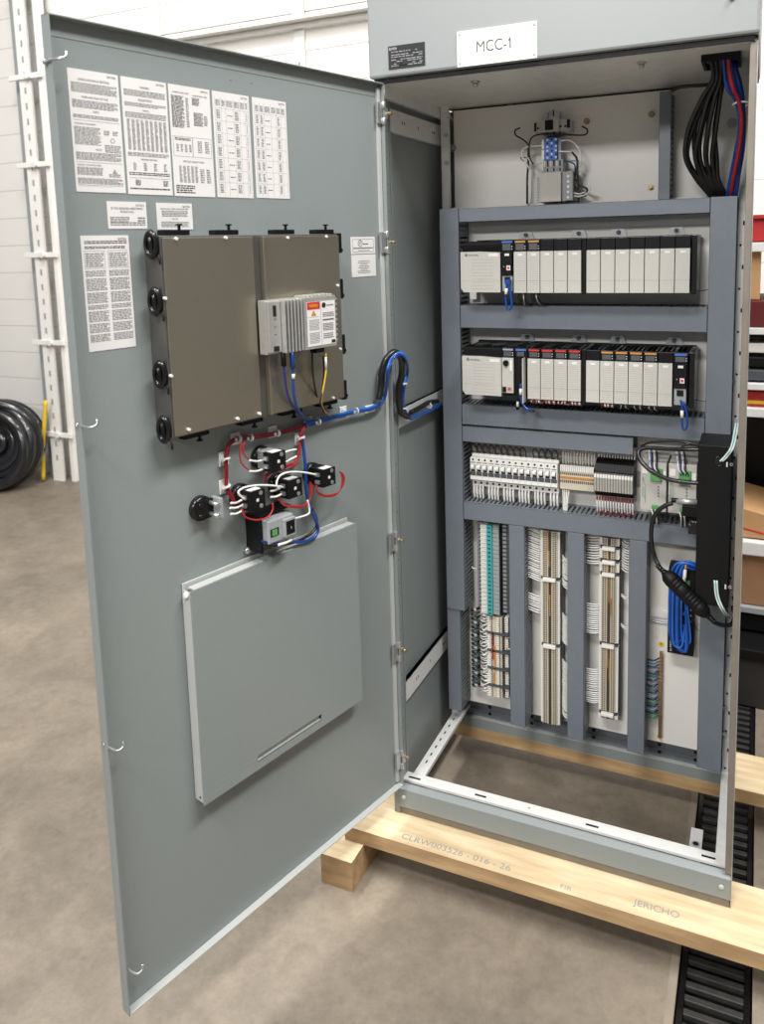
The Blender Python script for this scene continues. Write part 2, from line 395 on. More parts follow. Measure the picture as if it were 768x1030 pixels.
# base frame
m = MB()
m.prism([(-.003, .022), (-.003, .072), (.010, .081), (.014, .081), (.014, .022)], 0, .7985, 'x', PAINT)
bc = cp(m, 'base_channel', .001)
for p in ((406, 802), (725, 892)):
    P = FY(p[0], p[1], -.003); m = MB(); m.lathe((P.x, -.003, P.z), (0, -1, 0), [(0, .006), (.002, .006), (.0035, .004), (.004, .001)], PAINTL, 14); cp(m, 'bolt', par=bc)
m = MB(); m.box(.0, .797, .002, .03, .0, .021, TAUPE); cp(m, 'plinth_strip', .001)
m = MB(); m.box(.0, .79, .020, .052, .078, .085, GALV); m.box(.0, .79, .014, .0205, .070, .076, HOLE)
for x0, x1 in ((.012, .045), (.195, .225), (.475, .505), (.735, .765)): m.box(x0, x1, .030, .036, .0848, .0856, HOLE)
m.cyl((.335, .036, .0848), (.335, .036, .0856), .003, ORANGE, 8)
cp(m, 'front_sill', .001)
m = MB(); m.box(.018, .050, .052, .41, .074, .085, GALV)
for i in range(7): m.box(.030, .034, .10+i*.035, .112+i*.035, .0848, .0855, HOLE)
cp(m, 'left_floor_rail', .001)
m = MB(); m.box(.764, .79, .052, .37, .076, .085, GALV); cp(m, 'right_floor_rail', .001)
m = MB(); m.box(0, .786, .425, .47, .0, .031, PAINT); m.box(0, .786, .425, .47, .031, .033, PAINTL); m.box(0, .786, .437, .47, .033, .082, DUCTD); m.box(0, .786, .434, .437, .056, .059, DUCT)
m.box(0, .786, .45, .47, .082, .115, HOLE)  # black strip standing in for interior shadow above the rail
for x in (.105, .235, .418, .60, .695):
    for z in (.048, .070): m.cyl((x, .4372, z), (x, .436, z), .0055, HOLE, 10)
cp(m, 'rear_base_rail', .0015)
m = MB(); m.box(.703, .731, .060, .19, .026, .030, GALV); m.cyl((.717, .135, .0302), (.717, .135, .0312), .0095, ZINC, 16); m.cyl((.717, .135, .031), (.717, .135, .0316), .0065, HOLE, 14)
cp(m, 'anchor_bracket', .001)
# mounting panels
m = MB(); m.box(.034, .765, .40, .404, 1.57, 1.834, WHITEP)
up = cp(m, 'upper_mounting_panel')
for p in ((455, 149, 1), (590, 122, 0), (655, 115, 0), (654, 188, 0), (735.5, 124, 1)):
    P = FY(p[0], p[1], .40); m = MB(); M_ = ZINC if p[2] else BRASS
    m.cyl((P.x, .40, P.z), (P.x, .397, P.z), .011 if p[2] else .008, M_, 16); m.cyl((P.x, .397, P.z), (P.x, .389, P.z), .0055, M_, 6); cp(m, 'bolt', par=up)
m = MB(); m.box(.036, .7655, .375, .379, .118, 1.572, WHITEP); cp(m, 'mounting_panel')
m = MB(); m.box(.578, .71, .366, .375, .478, .494, GALV); m.box(.578, .71, .3655, .375, .463, .466, ZINC); cp(m, 'empty_mounting_rail', .001)

# ---- door (part of the cabinet)
DZ0, DZ1, DWD = .099, 1.84, .786
m = MB(dxf)
m.box(.0, DWD, -.006, 0, DZ0, DZ1, PAINT)
m.box(.0, DWD, 0, .016, DZ1-.0025, DZ1, PAINT); m.box(.0, DWD, 0, .016, DZ0, DZ0+.0025, PAINTL)  # bottom lip in the paler enamel, its lit look put into colour
m.box(DWD-.0025, DWD, 0, .016, DZ0, DZ1, PAINT); m.box(.0, .0025, 0, .016, DZ0, DZ1, PAINT)
m.box(.004, .014, 0, .006, DZ0+.01, DZ1-.01, PAINTL)
m.box(.0025, DWD-.0025, .0, .0008, DZ1-.030, DZ1-.0275, PAINT)
for p in ((231.5, 80), (253, 83)):
    P = DR(*p); m.cyl((P.x, 0, P.z), (P.x, .001, P.z), .0018, ZINC, 8)
door = cp(m, 'door', .001)
def dp(mb, name, bevel=0): return mb.build(name, door, CL, bevel=bevel)
for p in ((381, 116), (387, 244), (396, 541), (401, 651), (403, 758)):
    z = FY(p[0], p[1], 0).z; m = MB(dxf)
    m.box(.004, .02, .005, .012, z-.024, z+.024, ZINC); m.cyl((.001, .014, z-.026), (.001, .014, z-.010), .005, ZINC, 10); m.cyl((.001, .014, z+.010), (.001, .014, z+.026), .005, ZINC, 10)
    m.cyl((.001, .012, z-.022), (.001, .012, z+.022), .003, GREYD, 8)
    m.box(-.012, .0, .010, .016, z-.012, z+.012, ZINC); m.cyl((-.012, .016, z), (-.012, .026, z), .0045, BRASS, 8)
    dp(m, 'hinge', .0006)
for p, q in (((47, 62), (63, 61)), ((79, 428), (94.5, 433)), ((106, 749), (121, 764)), ((126, 971), (138, 987))):
    A = DR(p[0], p[1], .004); m = MB(dxf); s, z = A.x, A.z
    m.cyl((s, .0, z), (s, .006, z), .005, ZINC, 8)
    m.tube([(s, .004, z), (s, .022, z), (s-.004, .036, z), (s-.012, .040, z+.004), (s-.014, .038, z+.012)], .0022, ZINC, 6)
    dp(m, 'latch_hook')
# stickers
def rows(m, s0, s1, z0, z1, n, r=.0006, ink=INK, ragged=True, h=.55):
    dz = (z1-z0)/n; a = .0011
    for i in range(n):
        z = z1-dz*(i+1)+dz*.2; x = s1
        end = s0 + ((s1-s0)*random.uniform(0, .18) if ragged and i % 3 == 2 else 0)
        while x > end+.001:
            w = min(random.uniform(.003, .009), x-end); m.box(x-w, x, a-.0003, a, z, z+dz*h, ink); x -= w+.0012
def title(m, txt, sc_, z, h, w, ink=INKD):
    m.text(txt, (sc_+w/2, .0012, z), (-1, 0, 0), (0, 0, 1), h, ink, w=w)
def frame(m, s0, s1, z0, z1, t=.0005, ink=INK):
    for b in ((s0, s1, z0, z0+t), (s0, s1, z1-t, z1), (s0, s0+t, z0, z1), (s1-t, s1, z0, z1)): m.box(b[0], b[1], .0008, .0011, b[2], b[3], ink)
def sticker(s0, s1, z0, z1, label, fill, brand=True, nm='sticker'):
    m = MB(dxf); m.box(s0, s1, 0, .0009, z0, z1, LABEL)
    if brand: m.text('EATON', (s0+.020, .0012, z1-.0075), (-1, 0, 0), (0, 0, 1), .0036, INKD, w=.015)
    fill(m, s0+.004, s1-.004, z0+.003, z1-.004)
    return lab(dp(m, nm), label)
def f1(m, a, b, c, d):
    mid = (a+b)/2; H = d-c
    title(m, 'OVERLOAD RELAY SETTING', mid, d-.013, .0036, .055); rows(m, a, b, d-.032, d-.016, 8)
    title(m, 'OVERLOAD RELAY SETTING', mid, d-.040, .0032, .047); rows(m, a, b, d-.056, d-.043, 6)
    title(m, 'NOTE', mid, d-.062, .0032, .010); rows(m, a, b, d-.072, d-.066, 3)
    m.box(a, b, .0008, .0011, d-.0755, d-.075, INK)
    title(m, 'PICTORIAL ADJUSTMENT', b-.02, d-.082, .0025, .036); rows(m, a+.035, b, d-.114, d-.085, 13)
    for q in range(2): rows(m, a+.003+q*.016, a+.013+q*.016, d-.096, d-.088, 3)
    m.torus((a+.014, .001, d-.104), (0, 1, 0), .0035, .0005, INK, 12, 4); rows(m, a, a+.029, d-.124, d-.111, 5)
    title(m, 'NOTE', mid, d-.122, .0032, .010); rows(m, a, b, d-.138, d-.125, 6)
    m.box(a, b, .0008, .0011, d-.1415, d-.141, INK); title(m, 'MANUAL / AUTOMATIC RESET', b-.022, d-.147, .0025, .042)
    rows(m, a+.035, b, d-.162, d-.149, 7); rows(m, a+.004, a+.025, d-.164, d-.158, 2)
    m.prism([(a+.009, d-.158), (a+.019, d-.158), (a+.014, d-.150)], .0008, .0011, 'y', PALEINK)
    rows(m, a, b, d-.176, d-.166, 5); m.box(a, b, .0008, .0011, d-.178, d-.1775, INK); rows(m, a+.02, b, c+.006, d-.180, 3)
def f2(m, a, b, c, d):
    mid = (a+b)/2
    title(m, 'WARNING', mid, d-.012, .0036, .018); rows(m, a, b, d-.026, d-.015, 5); title(m, 'ADJUSTMENT', mid, d-.033, .0036, .028)
    rows(m, a, b, d-.043, d-.036, 3); title(m, 'TABLE 1', mid, d-.050, .0032, .014); rows(m, a, b, d-.062, d-.052, 4)
    for q in range(9): rows(m, a+q*(b-a)/9+.001, a+(q+1)*(b-a)/9-.002, d-.116, d-.064, 26, ragged=False)
    rows(m, a, b, d-.126, d-.119, 3); title(m, 'MAXIMUM RATINGS', mid, d-.132, .0028, .032)
    for q in range(4): rows(m, a+q*(b-a)/4+.005, a+(q+1)*(b-a)/4-.009, d-.150, d-.136, 5, ragged=False)
    rows(m, a, b, d-.158, d-.152, 2, ink=INKD); m.box(a, b, .0008, .0011, d-.1625, d-.162, INK)
    for q in range(2): rows(m, a+.004+q*.055, a+.014+q*.055, c+.012, d-.165, 5, ragged=False, ink=INKD)
    rows(m, a, b, c+.005, c+.009, 1, ink=INKD)
def f3(m, a, b, c, d):
    mid = (a+b)/2
    title(m, 'CURRENT LIMIT FUSES', b-.02, d-.010, .0026, .034); title(m, 'CURRENT LIMIT FUSES', a+.019, d-.012, .0026, .032)
    rows(m, mid+.014, b, d-.070, d-.014, 24, ink=INKD); rows(m, mid+.004, mid+.010, d-.068, d-.016, 18, ragged=False)
    rows(m, mid-.02, mid-.004, d-.028, d-.014, 6, ink=INKD); rows(m, mid-.026, mid-.006, d-.064, d-.040, 10, ink=INKD); rows(m, a+.004, a+.012, d-.062, d-.044, 7)
    frame(m, mid, b+.001, d-.120, d-.085); frame(m, a-.001, mid, d-.120, d-.085); rows(m, mid+.004, b-.003, d-.092, d-.087, 2, ink=INKD)
    for q in range(4): rows(m, mid+.003+q*.009, mid+.008+q*.009, d-.112, d-.098, 5, ragged=False)
    for q in range(2): rows(m, a+.004+q*.016, a+.013+q*.016, d-.112, d-.09, 7, ragged=False)
    title(m, 'MOTOR SELECTION', mid, d-.130, .003, .045)
    for q in range(5): rows(m, mid-.008+q*.0085, mid-.002+q*.0085, d-.166, d-.136, 12, ragged=False)
    for q in range(2): rows(m, a+.004+q*.014, a+.013+q*.014, d-.166, d-.14, 8, ragged=False)
    rows(m, mid, b, c+.002, d-.170, 4, ink=INKD)
def f45(dense):
    def f(m, a, b, c, d):
        cols = [0, .18, .32, .55, .74, .9, 1] if dense else [0, .15, .3, .52, .7, .85, 1]
        W_ = b-a
        for q in cols: m.box(b-W_*q-.0004, b-W_*q, .0008, .0011, c, d-.006, PALEINK)
        nb = 7; hh = (d-.028-c)/nb
        for k in range(len(cols)-1): rows(m, b-W_*cols[k+1]+.002, b-W_*cols[k]-.002, d-.022, d-.010, 5, ragged=False)
        for j in range(nb):
            zt = d-.026-hh*j; m.box(a, b, .0008, .0011, zt, zt+.0004, PALEINK)
            for k in (0, 1, 4) if not dense else (0, 3, 5): rows(m, b-W_*cols[k+1]+.003, b-W_*cols[k]-.003, zt-hh*.85, zt-hh*.1, 6, ragged=False)
            rows(m, b-W_*cols[3]+.003, b-W_*cols[2]-.003, zt-hh*.6, zt-hh*.45, 1, ragged=False)
    return f
sticker(.665, .7535, 1.573, 1.766, 'first from the left of the tall white instruction stickers, headed OVERLOAD RELAY SETTING', f1)
sticker(.572, .660, 1.572, 1.766, 'second tall white sticker from the left, with a column table below its heading', f2)
sticker(.479, .5675, 1.5715, 1.766, 'third tall white sticker from the left, split into two columns of dense print', f3)
sticker(.3865, .473, 1.572, 1.766, 'fourth tall white sticker from the left, ruled as a table', f45(True))
sticker(.2905, .378, 1.5735, 1.766, 'fifth tall white sticker, nearest the hinges, ruled as a table', f45(False))
def f6(m, a, b, c, d):
    title(m, 'IF YOU REQUIRE ASSISTANCE', (a+b)/2, d-.009, .0034, .060); title(m, 'PLEASE CALL', (a+b)/2, d-.0145, .0034, .026)
    rows(m, a+.03, b, d-.032, d-.021, 4); rows(m, a, a+.014, d-.030, d-.021, 2); rows(m, a, b, c+.002, c+.009, 2)
def f7(m, a, b, c, d):
    title(m, 'INSTALLER / USER INFORMATION', (a+b)/2, d-.0075, .0026, .058); rows(m, a+.006, b-.006, d-.020, d-.009, 4); title(m, 'Cu-AL', (a+b)/2, d-.025, .0034, .012, INKD)
    rows(m, a+.004, b-.004, c+.001, d-.028, 4)
sticker(.628, .702, 1.5135, 1.559, 'small white sticker under the tall ones headed IF YOU REQUIRE ASSISTANCE', f6)
sticker(.533, .6075, 1.512, 1.5585, 'small white sticker above the steel screen housing, with centred lines of print', f7)
def f8(m, a, b, c, d):
    rows(m, a, b-.002, d-.010, d-.004, 2, ink=INKD); rows(m, a+.004, b-.002, d-.018, d-.013, 2, ink=INKD); mid = (a+b)/2
    for s0, s1 in ((mid+.003, b), (a, mid-.003)):
        frame(m, s0, s1, d-.050, d-.021); rows(m, s0+.002, s1-.002, d-.048, d-.024, 8)
        z = d-.053
        for n in (4, 8, 7, 3, 7, 6, 5):
            rows(m, s0, s1, z-n*.0026, z, n); z -= n*.0026+.0025
sticker(.6665, .7535, 1.3115, 1.5025, 'tall white sticker low at the free edge of the door, two columns of small print', f8)
def f9(m, a, b, c, d):
    frame(m, a+.001, b-.001, c+.001, d-.001, .0009); m.torus((b-.026, .0012, d-.010), (0, 1, 0), .007, .0008, INK, 16, 4); rows(m, a+.018, b-.036, d-.014, d-.010, 1, ink=INKD)
    title(m, 'UL', b-.026, d-.0125, .006, .006)
    rows(m, a+.003, b-.004, d-.023, d-.019, 1, ink=INKD); rows(m, a+.014, b-.02, c+.003, c+.006, 1)
def f10(m, a, b, c, d):
    for i in range(8): w = (.018, .02, .012, .016, .018, .012, .022, .02)[i]; rows(m, (a+b)/2-w, (a+b)/2+w, d-.012-i*.0038, d-.0092-i*.0038, 1, ragged=False)
sticker(.031, .112, 1.456, 1.494, 'small framed white certification sticker beside the upper hinge', f9, brand=False)
sticker(.030, .112, 1.404, 1.454, 'small white sticker under the framed certification sticker', f10, brand=False)

# ================================================================== THINGS ON THE DOOR
# stainless screen housing
L = dxf((.42, 0, 1.147)); hmi = thing('screen_housing', 'brushed stainless steel rear housing of the operator screen mounted on the cabinet door', 'screen housing', L)
def hp(mb, nm, bv=0, par=None, LL=None): return mb.build(nm, par or hmi, LL or L, bevel=bv)
m = MB(dxf); m.box(.203, .637, .0, .048, 1.147, 1.50, STEELD); hp(m, 'side_wall', .0015)
m = MB(dxf); m.box(.437, .634, .048, .052, 1.150, 1.497, STEEL); hp(m, 'left_cover', .001)
m = MB(dxf); m.box(.206, .418, .048, .054, 1.150, 1.497, STEEL); m.box(.414, .419, .048, .060, 1.150, 1.497, STEEL); hp(m, 'right_cover', .001)
for p in ((177, 240), (227, 239), (289, 239), (328, 238), (166, 300), (172, 378), (190, 432), (239, 421), (261, 416), (298, 409), (335, 400), (342, 351), (339.5, 287)):
    P = DR(p[0], p[1], .054); m = MB(dxf); m.cyl((P.x, .05, P.z), (P.x, .0565, P.z), .0028, GALV, 8); hp(m, 'screw')
def clampT(s, z, up):
    m = MB(dxf); z0, z1 = (z+.001, z+.010) if up > 0 else (z-.010, z-.001)
    m.box(s-.027, s+.027, .020, .040, z0, z1, BLACK)
    zc = z0 if up < 0 else z1
    m.cyl((s-.012, .03, zc), (s-.012, .03, zc+.008*up), .003, BLACK, 8); m.cyl((s-.012, .03, zc+.008*up), (s-.012, .03, zc+.011*up), .006, BLACK, 10)
    hp(m, 'mounting_clamp', .001)
for s in (.596, .487, .345, .232): clampT(s, 1.50, 1)
for s in (.58, .45, .345, .24): clampT(s, 1.147, -1)
for p in ((152, 246), (157, 303), (163, 376), (168, 431)):
    P = DR(p[0], p[1], .03); m = MB(dxf); z = P.z; s = .648
    s = .645
    m.torus((s, .034, z), (1, .35, 0), .015, .005, BLACKG, 20, 8, sx=.72, sz=1.3)
    m.box(.637, .648, .028, .040, z-.020, z+.020, BLACK); m.cyl((.640, .034, z-.016), (.650, .036, z+.012), .003, BLACKG, 8); m.tube([(.640, .046, z-.018), (.641, .050, z-.026), (.641, .050, z-.034)], .002, BLACK, 6)
    hp(m, 'clamp_knob')
for p in ((343, 245), (346, 290), (347, 345), (349, 390)):
    P = DR(p[0], p[1], .03); z = P.z; m = MB(dxf); m.box(.193, .203, .02, .05, z-.020, z+.022, BLACK); m.cyl((.193, .04, z-.014), (.184, .04, z-.014), .005, BLACK, 8); hp(m, 'mounting_clamp', .001)
# aluminium computer module on the housing
L2 = dxf((.35, .055, 1.27)); pc = thing('industrial_computer', 'finned aluminium computer module with a warning label, on the steel screen housing', 'computer module', L2)
def pp(mb, nm, bv=0): return mb.build(nm, pc, L2, bevel=bv)
m = MB(dxf); m.box(.262, .436, .055, .076, 1.272, 1.376, ALU); m.box(.262, .352, .076, .092, 1.272, 1.376, ALU); m.box(.405, .436, .076, .084, 1.276, 1.374, ALU)
for i in range(9):
    z = 1.281+i*.0105; m.box(.255, .262, .060, .090, z, z+.005, ALU)
for i in range(8): m.box(.268+i*.0105, .273+i*.0105, .060, .090, 1.376, 1.380, ALU)
pp(m, 'casing', .0012)
for i in range(6):
    s = .356+i*.0088; m = MB(dxf); m.box(s, s+.004, .076, .094, 1.273, 1.375, ALU); pp(m, 'cooling_fin', .001)
m = MB(dxf); m.box(.416, .424, .0835, .0845, 1.345, 1.366, HOLE); m.box(.412, .426, .0835, .0845, 1.278, 1.288, HOLE)
for z in (1.34, 1.325, 1.31): m.cyl((.42, .084, z), (.42, .0848, z), .0012, HOLE, 6)
pp(m, 'port')
m = MB(dxf); m.box(.265, .343, .092, .0928, 1.278, 1.366, LABEL); m.box(.308, .343, .0928, .0932, 1.3515, 1.366, RED)
def rows2(s0, s1, z0, z1, n, ink=INK):
    dz = (z1-z0)/n
    for i in range(n):
        x = s1; z = z1-dz*(i+.8)
        while x > s0+.001:
            w = min(random.uniform(.003, .007), x-s0); m.box(x-w, x, .0928, .0932, z, z+dz*.5, ink); x -= w+.001
m.text('WARNING', (.338, .0934, 1.356), (-1, 0, 0), (0, 0, 1), .006, YELL, w=.024)
m.prism([(.319, 1.339), (.333, 1.339), (.326, 1.350)], .0928, .0933, 'y', ORANGE)
m.box(.3055, .3063, .0928, .0931, 1.28, 1.366, PALEINK); m.box(.309, .343, .0928, .0931, 1.336, 1.3365, PALEINK)
rows2(.311, .339, 1.310, 1.332, 7, PALEINK); rows2(.311, .339, 1.284, 1.306, 7, PALEINK)
m.lathe((.297, .0928, 1.358), (0, 1, 0), [(0, .0055), (.0006, .0055)], INKD, 14); rows2(.270, .289, 1.355, 1.360, 1)
rows2(.269, .301, 1.334, 1.344, 3); rows2(.269, .301, 1.326, 1.331, 1, INKD); rows2(.272, .301, 1.306, 1.322, 5); rows2(.272, .301, 1.290, 1.302, 3)
m.box(.267, .278, .0928, .0934, 1.280, 1.286, INKD)
lab(pp(m, 'warning_label'), 'white label with a red warning bar and small print')
m = MB(dxf); m.box(.295, .318, .07, .088, 1.262, 1.272, BLACK); pp(m, 'power_plug', .001)

# document pocket
L3 = dxf((.39, 0, .418)); pk = thing('document_pocket', 'large flat grey metal document pocket fixed low on the cabinet door', 'document pocket', L3)
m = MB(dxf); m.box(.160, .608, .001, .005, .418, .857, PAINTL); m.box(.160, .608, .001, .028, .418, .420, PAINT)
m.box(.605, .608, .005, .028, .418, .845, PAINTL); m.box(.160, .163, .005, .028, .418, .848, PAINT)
m.build('back_plate', pk, L3, bevel=.001)
m = MB(dxf)
# front plate with a recessed finger groove
gs0, gs1, gz0, gz1 = .292, .475, .434, .447
m.box(.158, .610, .028, .031, gz1, .849, PAINT); m.box(.158, .610, .028, .031, .416, gz0, PAINT); m.box(gs1, .610, .028, .031, gz0, gz1, PAINT); m.box(.158, gs0, .028, .031, gz0, gz1, PAINT)
m.box(gs0, gs1, .022, .024, gz0, gz1, PAINTL)
for b in ((gs0, gs1, gz0-.001, gz0), (gs0, gs1, gz1, gz1+.001)): m.box(b[0], b[1], .022, .031, b[2], b[3], PAINTL)
m.build('front_plate', pk, L3, bevel=.001)
m = MB(dxf); m.box(.165, .60, .010, .028, .846, .850, PAINTL); m.build('top_lid', pk, L3, bevel=.001)  # lid coloured paler to show light from above
m = MB(dxf); m.lathe((.608, .016, .838), (1, 0, 0), [(0, .007), (.003, .007), (.006, .004)], GALV, 12); 
m.build('bumper', pk, L3)
P = DR(248.5, 553.5, .004); m = MB(dxf); m.lathe((P.x, .0, P.z), (0, 1, 0), [(0, .007), (.008, .007), (.010, .004)], ZINC, 14); tag(m.build('wall_stud', loc=dxf((P.x, 0, P.z))), 'round metal stud on the door beside the black bracket, above the pocket', 'stud')
m = MB(dxf); m.cyl((.608, .018, .428), (.6092, .018, .428), .002, HOLE, 8); m.build('rivet', pk, L3)

# pushbuttons with contact blocks
def switch(s, z, label, kind=0):
    L_ = dxf((s, 0, z)); t = thing('pushbutton_switch', label, 'switch', L_, 'pushbutton switches on the door')
    m = MB(dxf); m.lathe((s, 0, z), (0, 1, 0), [(0, .024), (.010, .024), (.013, .020), (.014, .014)], BLACKG, 22); m.build('mounting_collar', t, L_)
    if kind == 3:
        m = MB(dxf)
        for a in (-.011, .011):
            for b in (-.011, .011): m.cyl((s+a, .013, z+b), (s+a, .022 if a > 0 else .045, z+b), .0042, ZINC if a < 0 else BLACKG, 10)
        m.box(s-.018, s+.018, .013, .02, z-.018, z+.018, BLACK); m.build('collar_screw', t, L_)
        m = MB(dxf); m.box(s-.026, s-.018, .013, .04, z-.020, z+.020, GREYP); m.build('contact_block', t, L_, bevel=.0015)
        return t
    a = GREYP if kind == 1 else BLACK
    m = MB(dxf); m.box(s-.016, s+.016, .012, .034, z-.019, z+.019, a); m.build('adapter', t, L_, bevel=.0015)
    m = MB(dxf); m.box(s-.019, s+.019, .034, .058, z-.019, z+.019, BLACK); m.box(s-.014, s+.012, .036, .054, z+.019, z+.0195, LABEL)
    m.box(s-.003, s+.003, .058, .0585, z-.003, z+.003, LABEL)
    for d in (-.013, .013): m.cyl((s-.008, .058, z+d), (s-.008, .0595, z+d), .0045, ZINC, 10)
    m.build('contact_block', t, L_, bevel=.0015)
    for sd in (-1, 1):
        for d in (-.008, .008):
            m = MB(dxf); m.box(s+sd*.019 if sd > 0 else s-.024, s+.024 if sd > 0 else s-.019, .038, .050, z+d-.004, z+d+.004, ZINC); m.build('terminal_clip', t, L_, bevel=.0006)
    return t
switch(.405, 1.054, 'topmost of the five black pushbutton blocks on the door, grey adapter behind it', 1)
switch(.463, .990, 'black pushbutton block directly above the grey outlet, looped by a white jumper')
switch(.364, .988, 'black pushbutton block between the blue cable and the middle of the group')
switch(.266, .987, 'black pushbutton block nearest the hinges, red wire loop beneath it')
switch(.557, .990, 'round black switch collar with two long screws, furthest left of the switch group', 3)
# grey outlet
L4 = dxf((.41, 0, .89)); t = thing('power_outlet_module', 'grey outlet module on a black bracket above the document pocket', 'outlet', L4)
m = MB(dxf); m.box(.444, .450, 0, .045, .872, .945, BLACK); m.box(.36, .45, 0, .04, .945, .949, BLACK); m.build('bracket', t, L4, bevel=.001)
m = MB(dxf); m.box(.375, .443, .004, .060, .892, .940, GREYP); m.box(.36, .376, .004, .045, .905, .935, GREYP); m.build('casing', t, L4, bevel=.003)
m = MB(dxf); m.box(.376, .405, .060, .068, .898, .934, GREYP); m.box(.379, .402, .068, .0685, .902, .930, BLACK); m.box(.388, .39, .0685, .069, .912, .918, GREYP); m.build('socket', t, L4, bevel=.001)
m = MB(dxf); m.box(.415, .437, .060, .0605, .906, .922, BLACK); m.box(.420, .433, .0605, .062, .908, .920, GREEN); m.build('terminal_plug', t, L4)

# ---- cables on the door
def cable(name, label, cat, pts, r, M_, group=None, n=8, extra=None, sub=6):
    m = MB(); m.tube(pts, r, M_, n, sub)
    if extra: extra(m)
    return tag(m.build(name, loc=pts[0]), label, cat, group)
def dpt(l, n): return [dxf(DR(p[0], p[1], p[2] if len(p) > 2 else n)) for p in l]
def offs(pts, k, r):
    # place strand k of a bundle around the path
    a = k*2.4; R_ = r*(.95 if k else 0)
    return [p+Vector((0, math.cos(a)*R_, math.sin(a)*R_))+DN*(.2*R_*math.sin(a*1.7)) for p in pts]
redp = [(309, 427), (290, 433), (270, 437.5), (252, 440), (240, 441), (231, 446), (227.5, 458), (227.5, 475), (228, 490), (233, 500), (238, 508)]
for k in range(7):
    P = offs(dpt(redp, .012), k, .0032)
    cable('red_wire', 'dark red wire in the bundle looping left from the cable junction on the door', 'wire', P, .0020, MAROON if k % 3 else REDW, 'red wires in the door bundle')
redq = [(309, 427), (304, 433), (302, 445), (300, 458), (295, 466), (280, 471), (268, 478), (266, 484)]
for k in range(4):
    cable('red_wire', 'bright red wire running down from the cable junction to the pushbuttons', 'wire', offs(dpt(redq, .014), k, .0028), .0017, REDW, 'red wires dropping to the pushbuttons')
def loop(pts, n, r, M_, label, grp=None, nm='red_wire'): cable(nm, label, 'wire', dpt(pts, n), r, M_, grp)
loop([(243, 445), (241, 455), (243, 466), (251, 474)], .03, .0016, REDW, 'outer of two red wires curving down to the topmost pushbutton')
loop([(246, 445), (244, 452), (246, 458), (251, 463)], .03, .0016, REDW, 'inner of two red wires curving down to the topmost pushbutton')
loop([(251, 463), (258, 464), (264, 463)], .035, .0021, WIREW, 'upper short white ferrule wire left of the topmost pushbutton', nm='white_wire')
loop([(251, 474), (258, 474), (264, 472)], .035, .0021, WIREW, 'lower short white ferrule wire left of the topmost pushbutton', nm='white_wire')
loop([(286, 455), (292, 453), (298, 452)], .045, .002, WIREW, 'upper short white ferrule wire right of the topmost pushbutton', nm='white_wire')
loop([(287, 465), (292, 462), (298, 459)], .045, .002, WIREW, 'lower short white ferrule wire right of the topmost pushbutton', nm='white_wire')
loop([(243, 512), (247, 520), (258, 523), (269, 520), (274, 513), (274, 506)], .06, .0017, REDW, 'red wire hanging in a loop under the pushbutton above the grey outlet')
loop([(246, 502), (241, 498), (240, 494), (247, 490), (262, 488), (280, 489), (284, 490)], .06, .0020, WIREW, 'white jumper arching over the pushbutton above the grey outlet', nm='white_wire')
loop([(281, 492), (278, 487), (281, 479), (290, 475), (304, 475), (318, 477.5)], .062, .0020, WIREW, 'white jumper arching from the middle pushbutton to the one nearest the hinges', nm='white_wire')
for k, (a, b) in enumerate((((232, 506), (243, 503)), ((231, 511), (244, 508)), ((232, 517), (243, 514)))):
    loop([a, ((a[0]+b[0])/2, (a[1]+b[1])/2+1.2), b], .05, .0021, WIREW, ('upper', 'middle', 'lower')[k]+' of three short white wires between the round collar and the pushbutton block', nm='white_wire')
for k, (a, b) in enumerate((((272, 494), (282, 490)), ((272, 500), (283, 497)))):
    loop([a, ((a[0]+b[0])/2, (a[1]+b[1])/2+1), b], .055, .0021, WIREW, ('upper', 'lower')[k]+' of two short white wires left of the middle pushbutton', nm='white_wire')
for k in range(3):
    loop([(279, 499), (284, 506+k*.6), (294, 509+k*.7), (306, 508+k*.7), (312, 501), (314-k, 490), (312, 485)], .05, .0015, REDW, 'red wire in the loop hanging beneath the middle pushbutton', 'red wires looped beneath the middle pushbutton')
for k in range(3):
    loop([(318, 488), (319, 494+k*.7), (326, 498+k*.7), (336, 497+k*.7), (342, 493), (346-k, 484), (345-k, 477), (341, 474.5)], .045, .0015, REDW, 'red wire in the loop hanging beneath the pushbutton nearest the hinges', 'red wires looped beneath the hinge side pushbutton')
loop([(266, 484), (268, 478), (276, 475), (292, 471), (300, 466)], .03, .0014, MAROON, 'thin dark red wire passing under the topmost pushbutton')
# blue
bluep = [(309, 427), (303, 434), (305, 450), (307, 470), (307.5, 490), (310, 505), (316, 520), (320, 532), (315, 541), (303, 545), (288, 544)]
cable('blue_cable', 'single blue cable dropping between the pushbuttons and curling to the grey outlet', 'cable', dpt(bluep[:3], .012)+dpt(bluep[3:6], .02)+dpt(bluep[6:], .035), .0034, BLUE)
loop([(313, 512), (318, 522), (317, 532), (306, 541), (293, 546), (272, 549), (262, 545)], .03, .0032, CABLE, 'black cable curling behind the blue one beside the grey outlet', nm='black_cable')
loop([(309, 503), (311, 512), (310, 517), (302, 520), (294, 522)], .05, .0021, WIREW, 'white wire dropping from the red loop to the grey outlet', nm='white_wire')
loop([(280, 548), (287, 546), (293, 543)], .06, .0030, WIREW, 'short white sleeved cable end below the grey outlet', nm='white_wire')
loop([(264, 544), (272, 547), (282, 546)], .055, .0026, BLUED, 'short dark blue wire below the grey outlet', nm='blue_wire')
